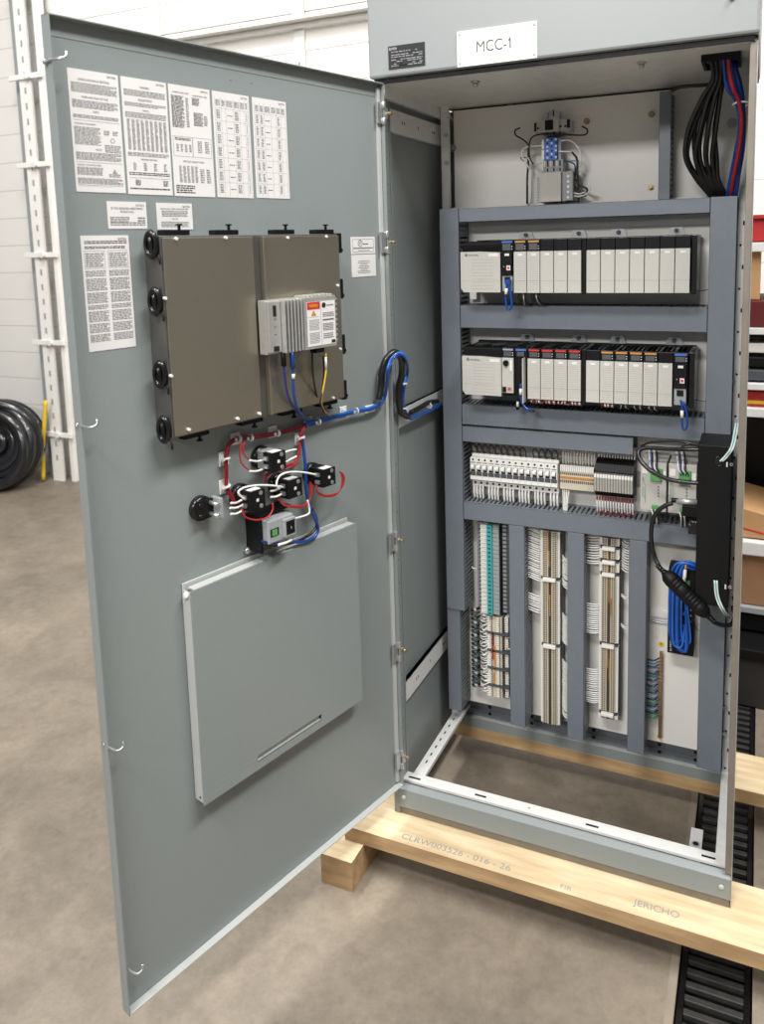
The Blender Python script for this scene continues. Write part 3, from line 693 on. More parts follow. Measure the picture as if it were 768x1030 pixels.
# from computer
cable('blue_cable', 'blue network cable dropping from the finned computer module to the cable bundle', 'cable', dpt([(293.5, 357, .08), (294.5, 375, .078), (295, 392, .074), (298, 408, .06), (305, 419, .03), (314, 423, .014)], 0), .0030, BLUE,
      extra=lambda m: (m.cyl(dxf(DR(293.5, 354, .08)), dxf(DR(294.3, 370, .079)), .0052, BLUE, 8), m.cyl(dxf(DR(294.8, 376, .078)), dxf(DR(294.9, 381, .078)), .0036, WIREW, 8)))
cable('dark_blue_cable', 'thin dark blue cable dropping from the finned computer module, left of the bright one', 'cable', dpt([(284.5, 357, .08), (286, 375, .078), (288, 392, .07), (293, 406, .06), (303, 420, .03), (312, 425, .014)], 0), .0022, BLUED,
      extra=lambda m: m.cyl(dxf(DR(284.5, 354, .08)), dxf(DR(285.4, 368, .079)), .0052, BLACK, 8))
cable('black_cable', 'black cable dropping from the power plug of the computer module', 'cable', dpt([(314, 353, .078), (314.5, 375, .074), (317, 392, .06), (321, 405, .045), (329, 414, .02)], 0), .0022, CABLE)
cable('yellow_cable', 'thin yellow cable dropping from the computer module to the blue bundle', 'cable', dpt([(327.5, 355, .08), (328, 370, .08), (326, 385, .078), (323.5, 400, .07), (324.5, 411, .04), (332, 418, .015)], 0), .0020, YELLOW,
      extra=lambda m: (m.cyl(dxf(DR(327.3, 359, .081)), dxf(DR(328, 371, .081)), .0026, WIREW, 8)))
loop([(325, 358), (325.5, 375), (324, 392), (322, 405), (326, 415)], .074, .0017, CABLE, 'thin black cable beside the yellow one under the computer module', nm='black_cable')
# bundle to hinge, loop and into the cabinet
main = dpt([(308, 427.5), (322, 423), (340, 418), (358, 413.5), (372, 411), (382, 406), (387, 398)], .016)
lp = [dxf(DR(389, 385, .03)), dxf(DR(390, 372, .045)), FY(394, 361, -.05), FY(402, 355.5, -.03), FY(408, 361, -.01)]
X0 = lambda px, py, x: CAM+ray(px, py)*((x-CAM.x)/ray(px, py).x)
inn = [X0(409.5, 374, .02), X0(406.5, 388, .018), X0(405, 402, .016), X0(407.5, 414, .014), X0(413, 420.5, .012), X0(424, 416, .012), X0(434, 411.5, .012), X0(446, 405, .012)]
path = main+lp+inn
for k in range(6):
    cable('blue_cable', 'blue cable in the bundle arching over the door hinge into the cabinet', 'cable', offs(path, k, .0034), .0023, BLUEM if k % 2 else BLUE, 'blue cables in the hinge bundle', n=6)
sl = dpt([(381, 402), (383, 390), (384, 375)], .02)+[FY(388, 362, -.05), FY(396, 354.5, -.03), FY(403, 360, -.01)]+[X0(404, 375, .03), X0(401.5, 388, .022), X0(401, 402, .02), X0(403, 414, .016), X0(410, 419, .014)]
cable('cable_sleeve', 'thick black corrugated sleeve arching over the door hinge beside the blue cables', 'cable sleeve', sl, .0085, CABLE, n=10)
cable('cable_sleeve', 'short black sleeve lying along the white rail inside the cabinet wall', 'cable sleeve', [X0(413, 415, .01), X0(422, 410, .01), X0(431, 405, .01), X0(440, 403.5, .01)], .0068, CABLE, n=10)
# adhesive tie mounts and ties
for i, (p, w, h) in enumerate(((( 236, 441), .022, .024), ((224, 461), .022, .028), ((224.5, 489), .022, .028), ((273, 434), .022, .024), ((309, 424), .022, .022), ((299, 441), .02, .028), ((344, 413.5), .022, .022), ((371, 411), .034, .018), ((381.5, 389), .014, .052))):
    P = DR(p[0], p[1], 0); m = MB(dxf); m.box(P.x-w/2, P.x+w/2, 0, .004, P.z-h/2, P.z+h/2, WHITE); m.box(P.x-w/4, P.x+w/4, .004, .007, P.z-h/4, P.z+h/4, WHITE)
    names = ['at the upper left corner of the red bundle', 'beside the upper left side of the red bundle', 'beside the lower left side of the red bundle', 'under the middle of the red bundle', 'at the junction of red and blue bundles', 'beside the vertical red and blue bundle', 'under the middle of the blue bundle', 'at the hinge end of the blue bundle', 'tall one beside the hinge under the black sleeve']
    tag(m.build('cable_tie_mount', loc=dxf((P.x, 0, P.z)), bevel=.001), 'white adhesive tie mount '+names[i], 'cable mount', 'white cable tie mounts on the door')
def tie(P, d, r, label):
    m = MB(); P = Vector(P); d = Vector(d).normalized(); m.cyl(P-d*.0016, P+d*.0016, r, WIREW, 12)
    m.box(P.x-.003, P.x+.003, P.y-.003-r, P.y-r, P.z-.003, P.z+.003, WIREW)
    tag(m.build('cable_tie', loc=P), label, 'cable tie', 'white cable ties on the door bundles')
for (p, q, n, r, l) in (((240, 441), (252, 440), .012, .0082, 'white cable tie at the upper left bend of the red bundle'), ((227.5, 461), (227.5, 475), .012, .0082, 'white cable tie half way down the red bundle'),
    ((228, 489), (230, 497), .012, .0082, 'white cable tie at the lower end of the red bundle'), ((279, 435.5), (290, 433), .012, .0082, 'white cable tie right of the middle of the red bundle'),
    ((252, 440), (270, 437.5), .012, .0082, 'white cable tie left of the middle of the red bundle'), ((320, 424), (340, 418), .016, .0082, 'white cable tie at the start of the blue bundle'),
    ((303, 440), (304, 450), .014, .0085, 'white cable tie below the junction'), ((358, 413.5), (372, 411), .016, .0082, 'white cable tie on the blue bundle near the hinges')):
    A = dxf(DR(p[0], p[1], n)); B = dxf(DR(q[0], q[1], n)); tie(A, B-A, r, l)
for a, b, l in ((X0(404.5, 386, .022), (0, .05, 1), 'white cable tie on the sleeve, just inside the hinge post'), (X0(405, 411, .016), (0, .2, 1), 'white cable tie at the lower bend of the sleeve inside the post'), (X0(431, 408, .012), (0, 1, .3), 'white cable tie at the middle of the white rail')):
    tie(a, b, .0125 if l.find('rail') < 0 else .010, l)

# ================================================================== WIRE DUCTS
def vduct(x0, x1, z0, z1, label, y0=.291, y1=.374, sides=(0, 1), slot=.0125):
    L_ = ((x0+x1)/2, y1, z0); t = thing('wire_duct', label, 'wire duct', L_, 'slate grey wire ducts')
    m = MB(); m.box(x0, x1, y0, y0+.002, z0, z1, DUCT); m.box(x0, x0+.0018, y0, y0+.012, z0, z1, DUCT); m.box(x1-.0018, x1, y0, y0+.012, z0, z1, DUCT)
    m.build('duct_cover', t, L_, bevel=.0008)
    for s in sides:
        a = x0+.001 if s == 0 else x1-.0028
        m = MB(); m.box(a, a+.0018, y1-.014, y1, z0, z1, DUCTD); z = z0
        while z < z1-.004:
            m.box(a, a+.0018, y0+.003, y1-.014, z, min(z+slot*.56, z1), DUCTD); z += slot
        m.build('slotted_wall', t, L_)
    m = MB(); m.box(x0+.001, x1-.001, y1-.002, y1, z0, z1, DUCTD); m.build('duct_base', t, L_)
    return t
def hduct(x0, x1, z0, z1, label, y0=.291, y1=.374, slot=.0125):
    L_ = ((x0+x1)/2, y1, z0); t = thing('wire_duct', label, 'wire duct', L_, 'slate grey wire ducts')
    m = MB(); m.box(x0, x1, y0, y0+.002, z0, z1, DUCT); m.box(x0, x1, y0, y0+.012, z0, z0+.0018, DUCT); m.box(x0, x1, y0, y0+.012, z1-.0018, z1, DUCT)
    m.build('duct_cover', t, L_, bevel=.0008)
    for a in (z0+.001, z1-.0028):
        m = MB(); m.box(x0, x1, y1-.014, y1, a, a+.0018, DUCTD); x = x0
        while x < x1-.004:
            m.box(x, min(x+slot*.56, x1), y0+.003, y1-.014, a, a+.0018, DUCTD); x += slot
        m.build('slotted_wall', t, L_)
    m = MB(); m.box(x0, x1, y1-.002, y1, z0+.001, z1-.001, DUCTD); m.build('duct_base', t, L_)
    return t
vduct(.0285, .083, .441, 1.565, 'tall slate grey wire duct down the left side of the white panel')
vduct(.0265, .0665, .129, .439, 'short slate grey wire duct below the tall left one', y0=.296)
vduct(.706, .7645, .125, 1.565, 'tall slate grey wire duct down the right side of the white panel')
hduct(.084, .705, 1.529, 1.5645, 'topmost horizontal slate grey wire duct, above the upper module rack')
hduct(.084, .705, 1.248, 1.309, 'horizontal slate grey wire duct between the two module racks')
hduct(.084, .705, .982, 1.039, 'horizontal slate grey wire duct directly below the lower module rack')
hduct(.084, .538, .934, .977, 'shorter horizontal slate grey wire duct above the row of breakers')
hduct(.084, .705, .712, .762, 'horizontal slate grey wire duct below the row of breakers')
vduct(.213, .2565, .126, .711, 'first slender vertical wire duct from the left in the lower section')
vduct(.3735, .4175, .126, .711, 'middle slender vertical wire duct in the lower section')
vduct(.532, .576, .126, .711, 'third slender vertical wire duct from the left in the lower section')
vduct(.586, .613, 1.566, 1.818, 'short vertical wire duct in the top compartment beside the black cables', y0=.316, y1=.398)

# ================================================================== PLC RACKS
XS = [.2165+.034*k for k in range(6)]+[.432+.034*k for k in range(7)]
YF = .232
def rack(zb, zt, which):
    L_ = (.40, .375, zb); t = thing('module_rack', f'black rack frame carrying the {which} row of control modules', 'rack', L_)
    m = MB(); m.box(.11, .678, .36, .374, zb-.002, zt+.001, BLACK)
    m.box(.110, .682, .262, .36, zt-.012, zt-.003, GREYD); m.box(.110, .682, .262, .36, zb+.006, zb+.010, BLACK)
    m.box(.4205, .431, YF+.002, .36, zb-.001, zt, BLACKG)
    k = .12
    while k < .67: m.box(k, k+.004, .27, .35, zt-.003, zt-.0015, GREYD if int(k*1000) % 2 else BLACK); k += .0115
    m.build('chassis', t, L_, bevel=.001)
    m = MB(); m.box(.6715, .6835, YF+.004, .36, zb-.001, zt, BLACKG); m.build('end_plate', t, L_, bevel=.001)
    for x in ([FY(q, 236, .368).x for q in (529, 582, 622, 680)] if zt > 1.3 else [FY(q, 340, .368).x for q in (530, 582, 621, 678)]):
        m = MB(); z = zt+.004; m.prism([(x-.022, z-.004), (x+.022, z-.004), (x+.014, z+.016), (x-.014, z+.016)], .366, .372, 'y', ZINC)
        m.cyl((x, .366, z+.008), (x, .360, z+.008), .0055, GREYD, 10); m.build('mounting_tab', t, L_)
    return t
rack(1.344, 1.479, 'upper'); rack(1.075, 1.206, 'lower')
def grooves(m, x0, x1, z0, z1, n, y):
    for i in range(n):
        z = z0+(z1-z0)*(i+.5)/n; m.box(x0+.003, x1-.003, y-.0003, y+.0005, z-.0004, z+.0004, PLCL)
def psu(zb, zw, zt, label):
    L_ = (.16, .36, zb); t = thing('power_supply_module', label, 'power supply module', L_, 'rack power supplies')
    m = MB(); m.box(.110, .2145, YF+.012, .358, zb+.002, zt-.002, BLACK); m.prism([(YF+.012, zw-.002), (YF+.006, zt-.012), (YF+.030, zt), (.30, zt), (.30, zw-.002)], .110, .2145, 'x', BLACK)
    m.build('casing', t, L_, bevel=.001)
    m = MB()
    m.prism([(.108, zb+.012), (.116, zb+.001), (.2145, zb+.001), (.2145, zw-.003), (.16, zw), (.108, zw)], YF, YF+.014, 'y', PLC)
    grooves(m, .135, .20, zb+.006, zw-.016, 10, YF); m.box(.110, .2140, YF-.0003, YF, zb+.030, zb+.0306, PLCL)
    m.lathe((.124, YF, zw-.0085), (0, -1, 0), [(0, .004), (.0004, .004)], INK, 12)
    m.text('Allen-Bradley', (.1305, YF-.0008, zw-.0105), (1, 0, 0), (0, 0, 1), .0042, INKD, w=.027)
    m.box(.184, .210, YF-.0008, YF, zw-.013, zw-.0055, LABEL)
    m.build('front_cover', t, L_, bevel=.0008); return t
def module(x, zb, zw, zt, kind, label, grp, color=None):
    L_ = (x+.0165, .36, zb); t = thing('control_module', label, 'control module', L_, grp); x1 = x+.0328
    m = MB(); m.box(x, x1, YF+.006, .358, zb+.002, zt-.003, BLACK); m.box(x, x1, YF, YF+.006, zw+.001, zt-.001, BLACKG); m.build('casing', t, L_, bevel=.0006)
    if kind in ('blank', 'io'):
        m = MB(); m.box(x+.0004, x1-.0004, YF-.003, YF+.006, zb, zw, PLC)
        m.box(x+.001, x1-.001, YF-.0034, YF-.003, zb+.0295, zb+.0303, PLCL); m.box(x+.011, x+.023, YF-.0036, YF-.003, zw-.0105, zw-.005, LABEL)
        if kind == 'io': grooves(m, x, x1, zb+.006, zw-.014, 15, YF-.003)
        m.build('front_door', t, L_, bevel=.0006)
    if kind == 'io' or kind == 'cpu' or kind == 'net':
        m = MB(); m.box(x+.003, x1-.003, YF-.0012, YF, zt-.0075, zt-.003, color); m.box(x+.005, x1-.007, YF-.0008, YF, zw+.004, zt-.010, GREYD)
        for q in (0, 1): m.box(x1-.005, x1-.003, YF-.001, YF, zw+.006+q*.006, zw+.008+q*.006, LABEL)
        m.build('status_display', t, L_)
    if kind == 'net':
        m = MB(); m.prism([(x+.003, zw), (x1-.003, zw), (x1-.003, zw-.03), (x1-.006, zw-.035), (x1-.004, zw-.055), (x1-.003, zw-.058), (x+.003, zw-.058), (x+.004, zw-.055), (x+.006, zw-.035), (x+.003, zw-.03)], YF-.004, YF+.006, 'y', BLACKG)
        m.box(x+.016, x+.026, YF-.0052, YF-.004, zw-.046, zw-.034, LABEL); m.box(x+.018, x+.024, YF-.0056, YF-.0052, zw-.043, zw-.037, RED); m.box(x+.011, x+.023, YF-.0046, YF-.004, zw-.010, zw-.004, LABEL)
        m.box(x+.008, x+.010, YF-.0046, YF-.004, zw-.038, zw-.036, LABEL)
        m.build('front_cover', t, L_, bevel=.0006)
        m = MB(); m.box(x+.003, x1-.003, YF+.001, YF+.006, zb+.004, zw-.060, GREYP); m.box(x+.009, x+.024, YF-.001, YF+.001, zb+.026, zb+.040, BLACK); m.build('network_port', t, L_, bevel=.0005)
    if kind == 'cpu':
        m = MB(); m.box(x+.0006, x1-.002, YF-.003, YF+.006, zb+.012, zw, PLC); m.cyl((x+.012, YF-.003, zw-.013), (x+.012, YF-.009, zw-.013), .0075, BLACK, 18); m.box(x+.010, x+.014, YF-.012, YF-.009, zw-.02, zw-.006, BLACK)
        m.box(x+.0225, x+.028, YF-.0045, YF-.003, zw-.034, zw-.006, WHITE); m.build('front_cover', t, L_, bevel=.0008)
        m = MB(); m.box(x+.002, x+.012, YF-.004, YF-.003, zb+.014, zb+.028, BLACK); m.box(x+.015, x+.027, YF-.004, YF-.003, zb+.018, zb+.028, PLCL); m.box(x+.017, x+.024, YF-.0045, YF-.004, zb+.020, zb+.026, RED); m.build('port', t, L_)
    if kind == 'open':
        m = MB(); m.box(x+.002, x+.020, YF+.002, YF+.006, zb+.004, zw, BLACK); m.build('circuit_face', t, L_)
        m = MB(); m.box(x+.0245, x+.0275, YF-.020, YF+.006, zb-.010, zw+.002, PLC); m.build('open_front_door', t, L_, bevel=.0008)
        m = MB(); m.box(x+.003, x1-.003, YF-.0012, YF, zt-.0075, zt-.003, color); m.box(x+.006, x1-.008, YF-.0008, YF, zw+.005, zt-.010, GREYD); m.build('status_display', t, L_)
    return t
psu(1.346, 1.451, 1.476, 'wide grey power supply module at the left end of the upper rack')
psu(1.077, 1.180, 1.203, 'wide grey power supply module at the left end of the lower rack')
ZU = (1.346, 1.449, 1.479); ZL = (1.076, 1.1795, 1.206)
module(XS[0], *ZU, 'net', 'black network module with red display and blue cable in the upper rack', None, BLUEL)
for k in (1, 2): module(XS[k], *ZU, 'io', f'orange tagged ribbed module, {"left" if k == 1 else "right"} of the pair in the upper rack', 'orange tagged modules of the upper rack', ORANGE)
bl = module(XS[3], *ZU, 'blank', 'plain grey blank module, first of three left of the black gap in the upper rack', 'blank modules in the upper rack')
for k in range(4, 13):
    l = f'plain grey blank module, {ORD[k-3]} of three left of the black gap in the upper rack' if k < 6 else f'plain grey blank module, {ORD[k-6]} of seven right of the black gap in the upper rack'
    dup(bl, (XS[k]-XS[3], 0, 0), l)
module(XS[0], *ZL, 'cpu', 'grey processor module with a black key switch in the lower rack', None, GREYP)
module(XS[1], *ZL, 'open', 'network module with its front door open and a blue cable in the lower rack', None, BLUEL)
rd = module(XS[2], *ZL, 'io', 'red tagged ribbed module, first of four in the lower rack', 'red tagged modules of the lower rack', RED)
for k in range(3, 6): dup(rd, (XS[k]-XS[2], 0, 0), f'red tagged ribbed module, {ORD[k-2]} of four in the lower rack')
bl2 = module(XS[6], *ZL, 'blank', 'plain grey blank module just right of the black gap in the lower rack', 'blank modules in the lower rack')
dup(bl2, (XS[11]-XS[6], 0, 0), 'plain grey blank module beside the right network module in the lower rack')
od = module(XS[7], *ZL, 'io', 'orange tagged ribbed module, first of four in the lower rack', 'orange tagged modules of the lower rack', ORANGE)
for k in range(8, 11): dup(od, (XS[k]-XS[7], 0, 0), f'orange tagged ribbed module, {ORD[k-7]} of four in the lower rack')
module(XS[12], *ZL, 'net', 'black network module with red display at the right end of the lower rack', None, BLUEL)
# blue patch leads at the racks
Y_ = lambda l, y: [FY(p[0], p[1], p[2] if len(p) > 2 else y) for p in l]
cable('network_cable', 'blue network cable hanging in a loop below the upper rack', 'cable', Y_([(510, 283), (509, 292), (508.5, 303), (510.5, 311), (514, 309), (514, 300), (511, 284)], .222), .0030, BLUE, extra=lambda m: (m.cyl(FY(509, 290, .218), FY(508.6, 296, .218), .0042, WIREW, 8), m.box(FY(508, 283, .22).x-.001, FY(513, 283, .22).x, .218, .228, FY(510, 286, .22).z, FY(510, 281, .22).z, BLUE)))
cable('network_cable', 'blue network cable hanging from the open module of the lower rack', 'cable', Y_([(523.5, 386), (523.5, 398), (526, 407), (532, 413), (537, 413.5, .27)], .222), .0030, BLUE, extra=lambda m: m.cyl(FY(523.5, 391, .219), FY(523.5, 397, .219), .0042, WIREW, 8))
cable('network_cable', 'blue network cable hanging from the right end module of the lower rack', 'cable', Y_([(684, 402), (686, 412), (685.5, 424), (687, 432), (690.5, 429), (690.5, 416), (687, 404)], .222), .0026, BLUE, extra=lambda m: m.cyl(FY(685.6, 413, .219), FY(685.6, 420, .219), .0040, WIREW, 8))
cable('black_connector', 'small black and silver connector hanging between processor and open module', 'connector', Y_([(521, 402), (520, 407), (520.5, 412)], .25), .0045, BLACK, extra=lambda m: m.cyl(FY(520.5, 404, .244), FY(520.3, 409, .244), .0035, GALV, 8))
def wirecluster(x0, x1, z, y, n, M_, label, grp, nm, r=.0012, dz=-.02):
    for i in range(n):
        x = x0+(x1-x0)*(i+.5)/n+random.uniform(-.001, .001)
        cable(nm, label, 'wire', [(x, y, z), (x+random.uniform(-.003, .003), y-.004, z+dz*.45), (x+random.uniform(-.006, .006), y+.03, z+dz)], r, M_[i % len(M_)] if isinstance(M_, list) else M_, grp, n=5, sub=3)
for k in (2, 3, 4, 5, 7):
    wirecluster(XS[k]+.003, XS[k]+.030, ZL[0]-.002, YF+.010, 9, [MAROON, MAROON, WIREW], 'dark red and white wire in the thick clumps below the lower rack modules', 'dark red and white wires below the lower rack', 'module_wire', .0027, -.015)
for k in (8, 9, 10):
    wirecluster(XS[k]+.006, XS[k]+.028, ZL[0], YF+.014, 5, [CABLE, WIREW, CABLE], 'thin wire below the orange tagged modules of the lower rack', 'thin wires below the lower rack', 'module_wire', .0012, -.022)
for k in (1, 2):
    wirecluster(XS[k]+.008, XS[k]+.030, ZU[0], YF+.014, 5, [CABLE, CABLE, WIREW], 'thin wire below the orange tagged modules of the upper rack', 'thin wires below the upper rack', 'module_wire', .0014, -.034)
cable('black_cable', 'thin black cable from the right end of the upper rack into the right duct', 'cable', Y_([(700, 293), (706, 292.5), (712, 291)], .30), .0012, CABLE, n=5)
cable('black_cable', 'thin black cable from the right end of the lower rack into the right duct', 'cable', Y_([(697, 401), (703, 403), (709, 403.5)], .30), .0012, CABLE, n=5)
P = FY(477, 301, .355); m = MB(); m.box(P.x-.012, P.x+.008, .35, .374, 1.32, 1.342, WHITE); tag(m.build('wire_clamp', loc=(P.x, .374, 1.32), bevel=.001), 'small white block below the power supply of the upper rack', 'clamp')

# ================================================================== BREAKER ROW
def railh(x0, x1, z, label):
    m = MB(); m.box(x0, x1, .366, .374, z-.0175, z+.0175, ZINC); tag(m.build('mounting_rail', loc=(x0, .374, z)), label, 'rail')
railh(.09, .55, .853, 'horizontal metal rail carrying the breakers and relays')
def breaker(x, label):
    L_ = (x+.00865, .366, .80); t = thing('circuit_breaker', label, 'circuit breaker', L_, 'white circuit breakers in a row'); x1 = x+.0171
    m = MB()
    m.prism([(.365, .800), (.330, .800), (.330, .818), (.312, .822), (.312, .884), (.330, .886), (.330, .893), (.365, .893)], x, x1, 'x', WHITE)
    m.build('casing', t, L_, bevel=.0008)
    m = MB(); m.cyl((x+.0085, .330, .809), (x+.0085, .3292, .809), .0034, HOLE, 10); m.build('terminal_screw', t, L_)
    m = MB(); m.cyl((x+.0085, .312, .8795), (x+.0085, .3112, .8795), .0030, HOLE, 10); m.build('terminal_screw', t, L_)
    m = MB(); m.box(x+.0008, x1-.0008, .3112, .312, .834, .845, GREYD); m.build('status_window', t, L_)
    m = MB(); m.box(x+.002, x1-.002, .3114, .312, .870, .8725, INK); m.build('printed_line', t, L_)
    m = MB(); m.box(x+.0025, x+.0145, .3105, .312, .846, .866, BLACK); m.prism([(.312, .850), (.302, .856), (.302, .862), (.312, .866)], x+.004, x+.013, 'x', WHITE); m.build('toggle_lever', t, L_, bevel=.001)
    return t
b0 = breaker(.0975, 'first white circuit breaker from the left in the row of fourteen')
for k in range(1, 14): dup(b0, (k*.01745, 0, 0), f'{ORD[k]} white circuit breaker from the left in the row of fourteen')
def wireobj(pts, r, M_, nm, label, grp, sub=4, n=6): return cable(nm, label, 'wire', pts, r, M_, grp, n=n, sub=sub)
jl = [k for k in range(14) if k != 9]
jm = None
for k in jl:
    x = .0975+k*.01745+.008
    if jm is None: jm = wireobj([(x-.006, .334, .890), (x-.007, .322, .912), (x, .318, .923), (x+.007, .322, .912), (x+.006, .334, .890)], .0021, CABLE, 'jumper_wire', 'short black jumper arching between the tops of neighbouring circuit breakers', 'black breaker jumpers'); jx = x
    else: dup(jm, (x-jx, 0, 0))
wb = None
for k in [q for q in range(28) if q % 5 != 4]:
    x = .0975+k*.0087+.004
    if wb is None: wb = wireobj([(x, .335, .802), (x+.0005, .330, .785), (x+.001, .333, .762)], .0030, WIREW, 'white_wire', 'short white wire dropping from the breakers into the duct below', 'white wires below the breakers'); wx = x
    else: dup(wb, (x-wx, random.uniform(-.002, .002), 0))
# terminal blocks to the right of breakers
def tb_h(x, label):
    m = MB(); x1 = x+.0049
    m.box(x, x1, .322, .366, .818, .88, BEIGE); m.box(x+.0004, x1-.0004, .320, .322, .868, .884, WHITE); m.box(x+.001, x1-.001, .3212, .322, .836, .843, BEIGED); m.box(x+.001, x1-.001, .3212, .322, .858, .864, BEIGED)
    m.box(x, x1, .3205, .322, .847, .853, ORANGE)
    return tag(m.build('terminal_block', loc=(x, .366, .85)), label, 'terminal block', 'beige terminal blocks between breakers and relays')
t0 = tb_h(.3465, 'slim beige terminal block with orange bridge, between the breakers and the relays')
for k in range(1, 17): dup(t0, (k*.00525, 0, 0))
wt = None
for k in range(12):
    x = .352+k*.0075
    if wt is None: wt = wireobj([(x, .335, .884), (x+.0005, .33, .905), (x+.001, .335, .932)], .0017, WIREW, 'white_wire', 'white wire rising from the beige terminal blocks into the duct above', 'white wires above the terminal blocks'); wtx = x
    else: dup(wt, (x-wtx+random.uniform(-.001, .001), 0, 0))
for k in range(4): wireobj([(.352+k*.006, .33, .820), (.355+k*.004, .322, .79), (.357+k*.003, .315, .755)], .0016, WIREW, 'white_wire', 'long white wire hanging from the beige terminal blocks into the duct below', 'white wires below the terminal blocks')
# relays
def relay(x, label):
    x1 = x+.0064; L_ = (x+.003, .366, .80); t = thing('relay_module', label, 'relay', L_, 'slim relays with silver fronts')
    m = MB(); m.prism([(.365, .808), (.318, .812), (.308, .826), (.308, .880), (.316, .898), (.330, .906), (.365, .906)], x, x1, 'x', BLACK); m.build('socket', t, L_)
    m = MB(); m.box(x+.0003, x1-.0003, .294, .309, .830, .876, ALU); m.box(x+.0003, x1-.0003, .2935, .294, .866, .876, WHITE); m.build('relay_cover', t, L_, bevel=.0006)
    return t
r0 = relay(.441, 'slim silver fronted relay, first from the left in the relay row')
for k in range(1, 14): dup(r0, (k*.00695, 0, 0), f'slim silver fronted relay, {ORD[k]} from the left in the relay row')
wr = wu = None
for k in range(14):
    x = .446+k*.00695
    if wr is None:
        wr = wireobj([(x, .316, .812), (x, .312, .79), (x, .322, .762)], .0022, WIREW, 'white_wire', 'white wire with red ends dropping from the relays', 'white wires below the relays')
        wrr = wireobj([(x, .314, .812), (x, .312, .804), (x, .3118, .801)], .0020, MAROON, 'red_ferrule', 'dark red wire marker under the relays', 'red wire markers below the relays'); wrx = x
        wu = wireobj([(x, .335, .910), (x+.001, .33, .920), (x, .335, .934)], .0022, WIREW, 'white_wire', 'white wire rising from the relays into the duct above', 'white wires above the relays')
    else: dup(wr, (x-wrx, 0, 0)); dup(wrr, (x-wrx, 0, 0)); dup(wu, (x-wrx, 0, 0)); dup(wrr, (x-wrx, .004, -.037-.006*(k % 2)))
# two green-terminal power supplies
for x0, x1, l in ((.560, .6215, 'left of the two light grey power supplies with green terminals'), (.6265, .6915, 'right of the two light grey power supplies with green terminals')):
    L_ = ((x0+x1)/2, .37, .80); t = thing('power_supply', l, 'power supply', L_, 'power supplies with green terminals')
    m = MB(); m.box(x0, x1, .272, .372, .800, .925, PLC); m.build('casing', t, L_, bevel=.0015)
    m = MB(); m.box(x0+.024, x0+.052, .266, .273, .893, .910, GREEN); m.box(x0+.024, x0+.050, .262, .273, .880, .893, GREEN)
    for q in range(4): m.box(x0+.027+q*.006, x0+.030+q*.006, .2655, .266, .898, .903, INKD)
    m.build('upper_terminal', t, L_, bevel=.0006)
    m = MB(); m.box(x0+.028, x0+.044, .266, .273, .806, .816, GREEN); m.build('lower_terminal', t, L_, bevel=.0006)
    m = MB(); m.box(x0+.003, x0+.016, .2712, .272, .895, .912, WHITE); m.box(x0+.054, x1-.002, .2712, .272, .885, .905, WHITE)
    m.box(x0+.0045, x0+.0055, .2712, .272, .835, .885, GREENW); m.box(x0+.0115, x0+.0125, .2712, .272, .820, .862, GREENW)
    m.prism([(x0+.0045, .885), (x0+.0055, .885), (x0+.0125, .862), (x0+.0115, .862)], .2712, .272, 'y', GREENW)
    for q in range(4): m.prism([(x0+.040, .838+q*.008), (x0+.046, .838+q*.008), (x0+.043, .843+q*.008)], .2712, .272, 'y', INK)
    for q in range(5): m.box(x0+.0065, x0+.0095, .2712, .272, .832+q*.006, .835+q*.006, PALEINK)
    m.build('front_print', t, L_)
    for q in range(4):
        wireobj([(x0+.030+q*.005, .264, .905), (x0+.024+q*.005, .262, .915), (x0+.020+q*.006, .28, .932), (x0+.012+q*.006, .33, .945)], .0019, (WIREW, BLUED, WIREW, CABLE)[q], 'supply_wire', 'wire entering the green upper terminal of a power supply', 'wires at the power supply terminals')
        wireobj([(x0+.028+q*.004, .266, .806), (x0+.032+q*.004, .262, .792), (x0+.03+q*.005, .28, .765)], .0016, (WIREW, CABLE, WIREW, CABLE)[q], 'supply_wire', 'wire leaving the bottom of a power supply into the duct', 'wires under the power supplies')
# ================================================================== LOWER TERMINAL COLUMNS
def railv(x0, x1, z0, z1, label):
    m = MB(); m.box(x0, x1, .366, .374, z0, z1, ZINC); tag(m.build('mounting_rail', loc=(x0, .374, z0)), label, 'rail')
railv(.138, .172, .16, .70, 'vertical metal rail behind the left column of terminals')
railv(.302, .337, .135, .70, 'vertical metal rail behind the middle column of terminals')
railv(.459, .494, .165, .70, 'vertical metal rail behind the right column of terminals')
m = MB(); m.box(.103, .110, .345, .374, .43, .700, GREYP); tag(m.build('divider_plate', loc=(.115, .374, .43)), 'thin light plate beside the teal fuse blocks', 'plate')
m = MB(); z = .700; pz = .0117
def fuse(z):
    m = MB(); z1 = z+.0112
    m.box(.113, .204, .332, .366, z, z1, GREYD); m.box(.1145, .1235, .3290, .332, z+.003, z+.009, GREYP)
    m.box(.126, .145, .308, .332, z, z1-.0010, WHITE); m.box(.128, .143, .3072, .308, z+.004, z+.0052, GREYP)
    m.box(.145, .160, .303, .332, z, z1, TEAL); m.box(.149, .157, .3023, .303, z+.003, z+.0065, BLUED)
    m.box(.160, .178, .312, .332, z, z1-.0006, GREYP); m.box(.184, .194, .3290, .332, z+.002, z+.0085, GREYP); m.box(.178, .181, .320, .332, z, z1, BLACK)
    return m.build('fuse_block', loc=(.16, .366, z))
f0 = tag(fuse(.436), 'wide fuse block with teal centre in the upper left terminal column', 'fuse block', 'teal fuse blocks')
for k in range(1, 22): dup(f0, (0, 0, k*.0119))
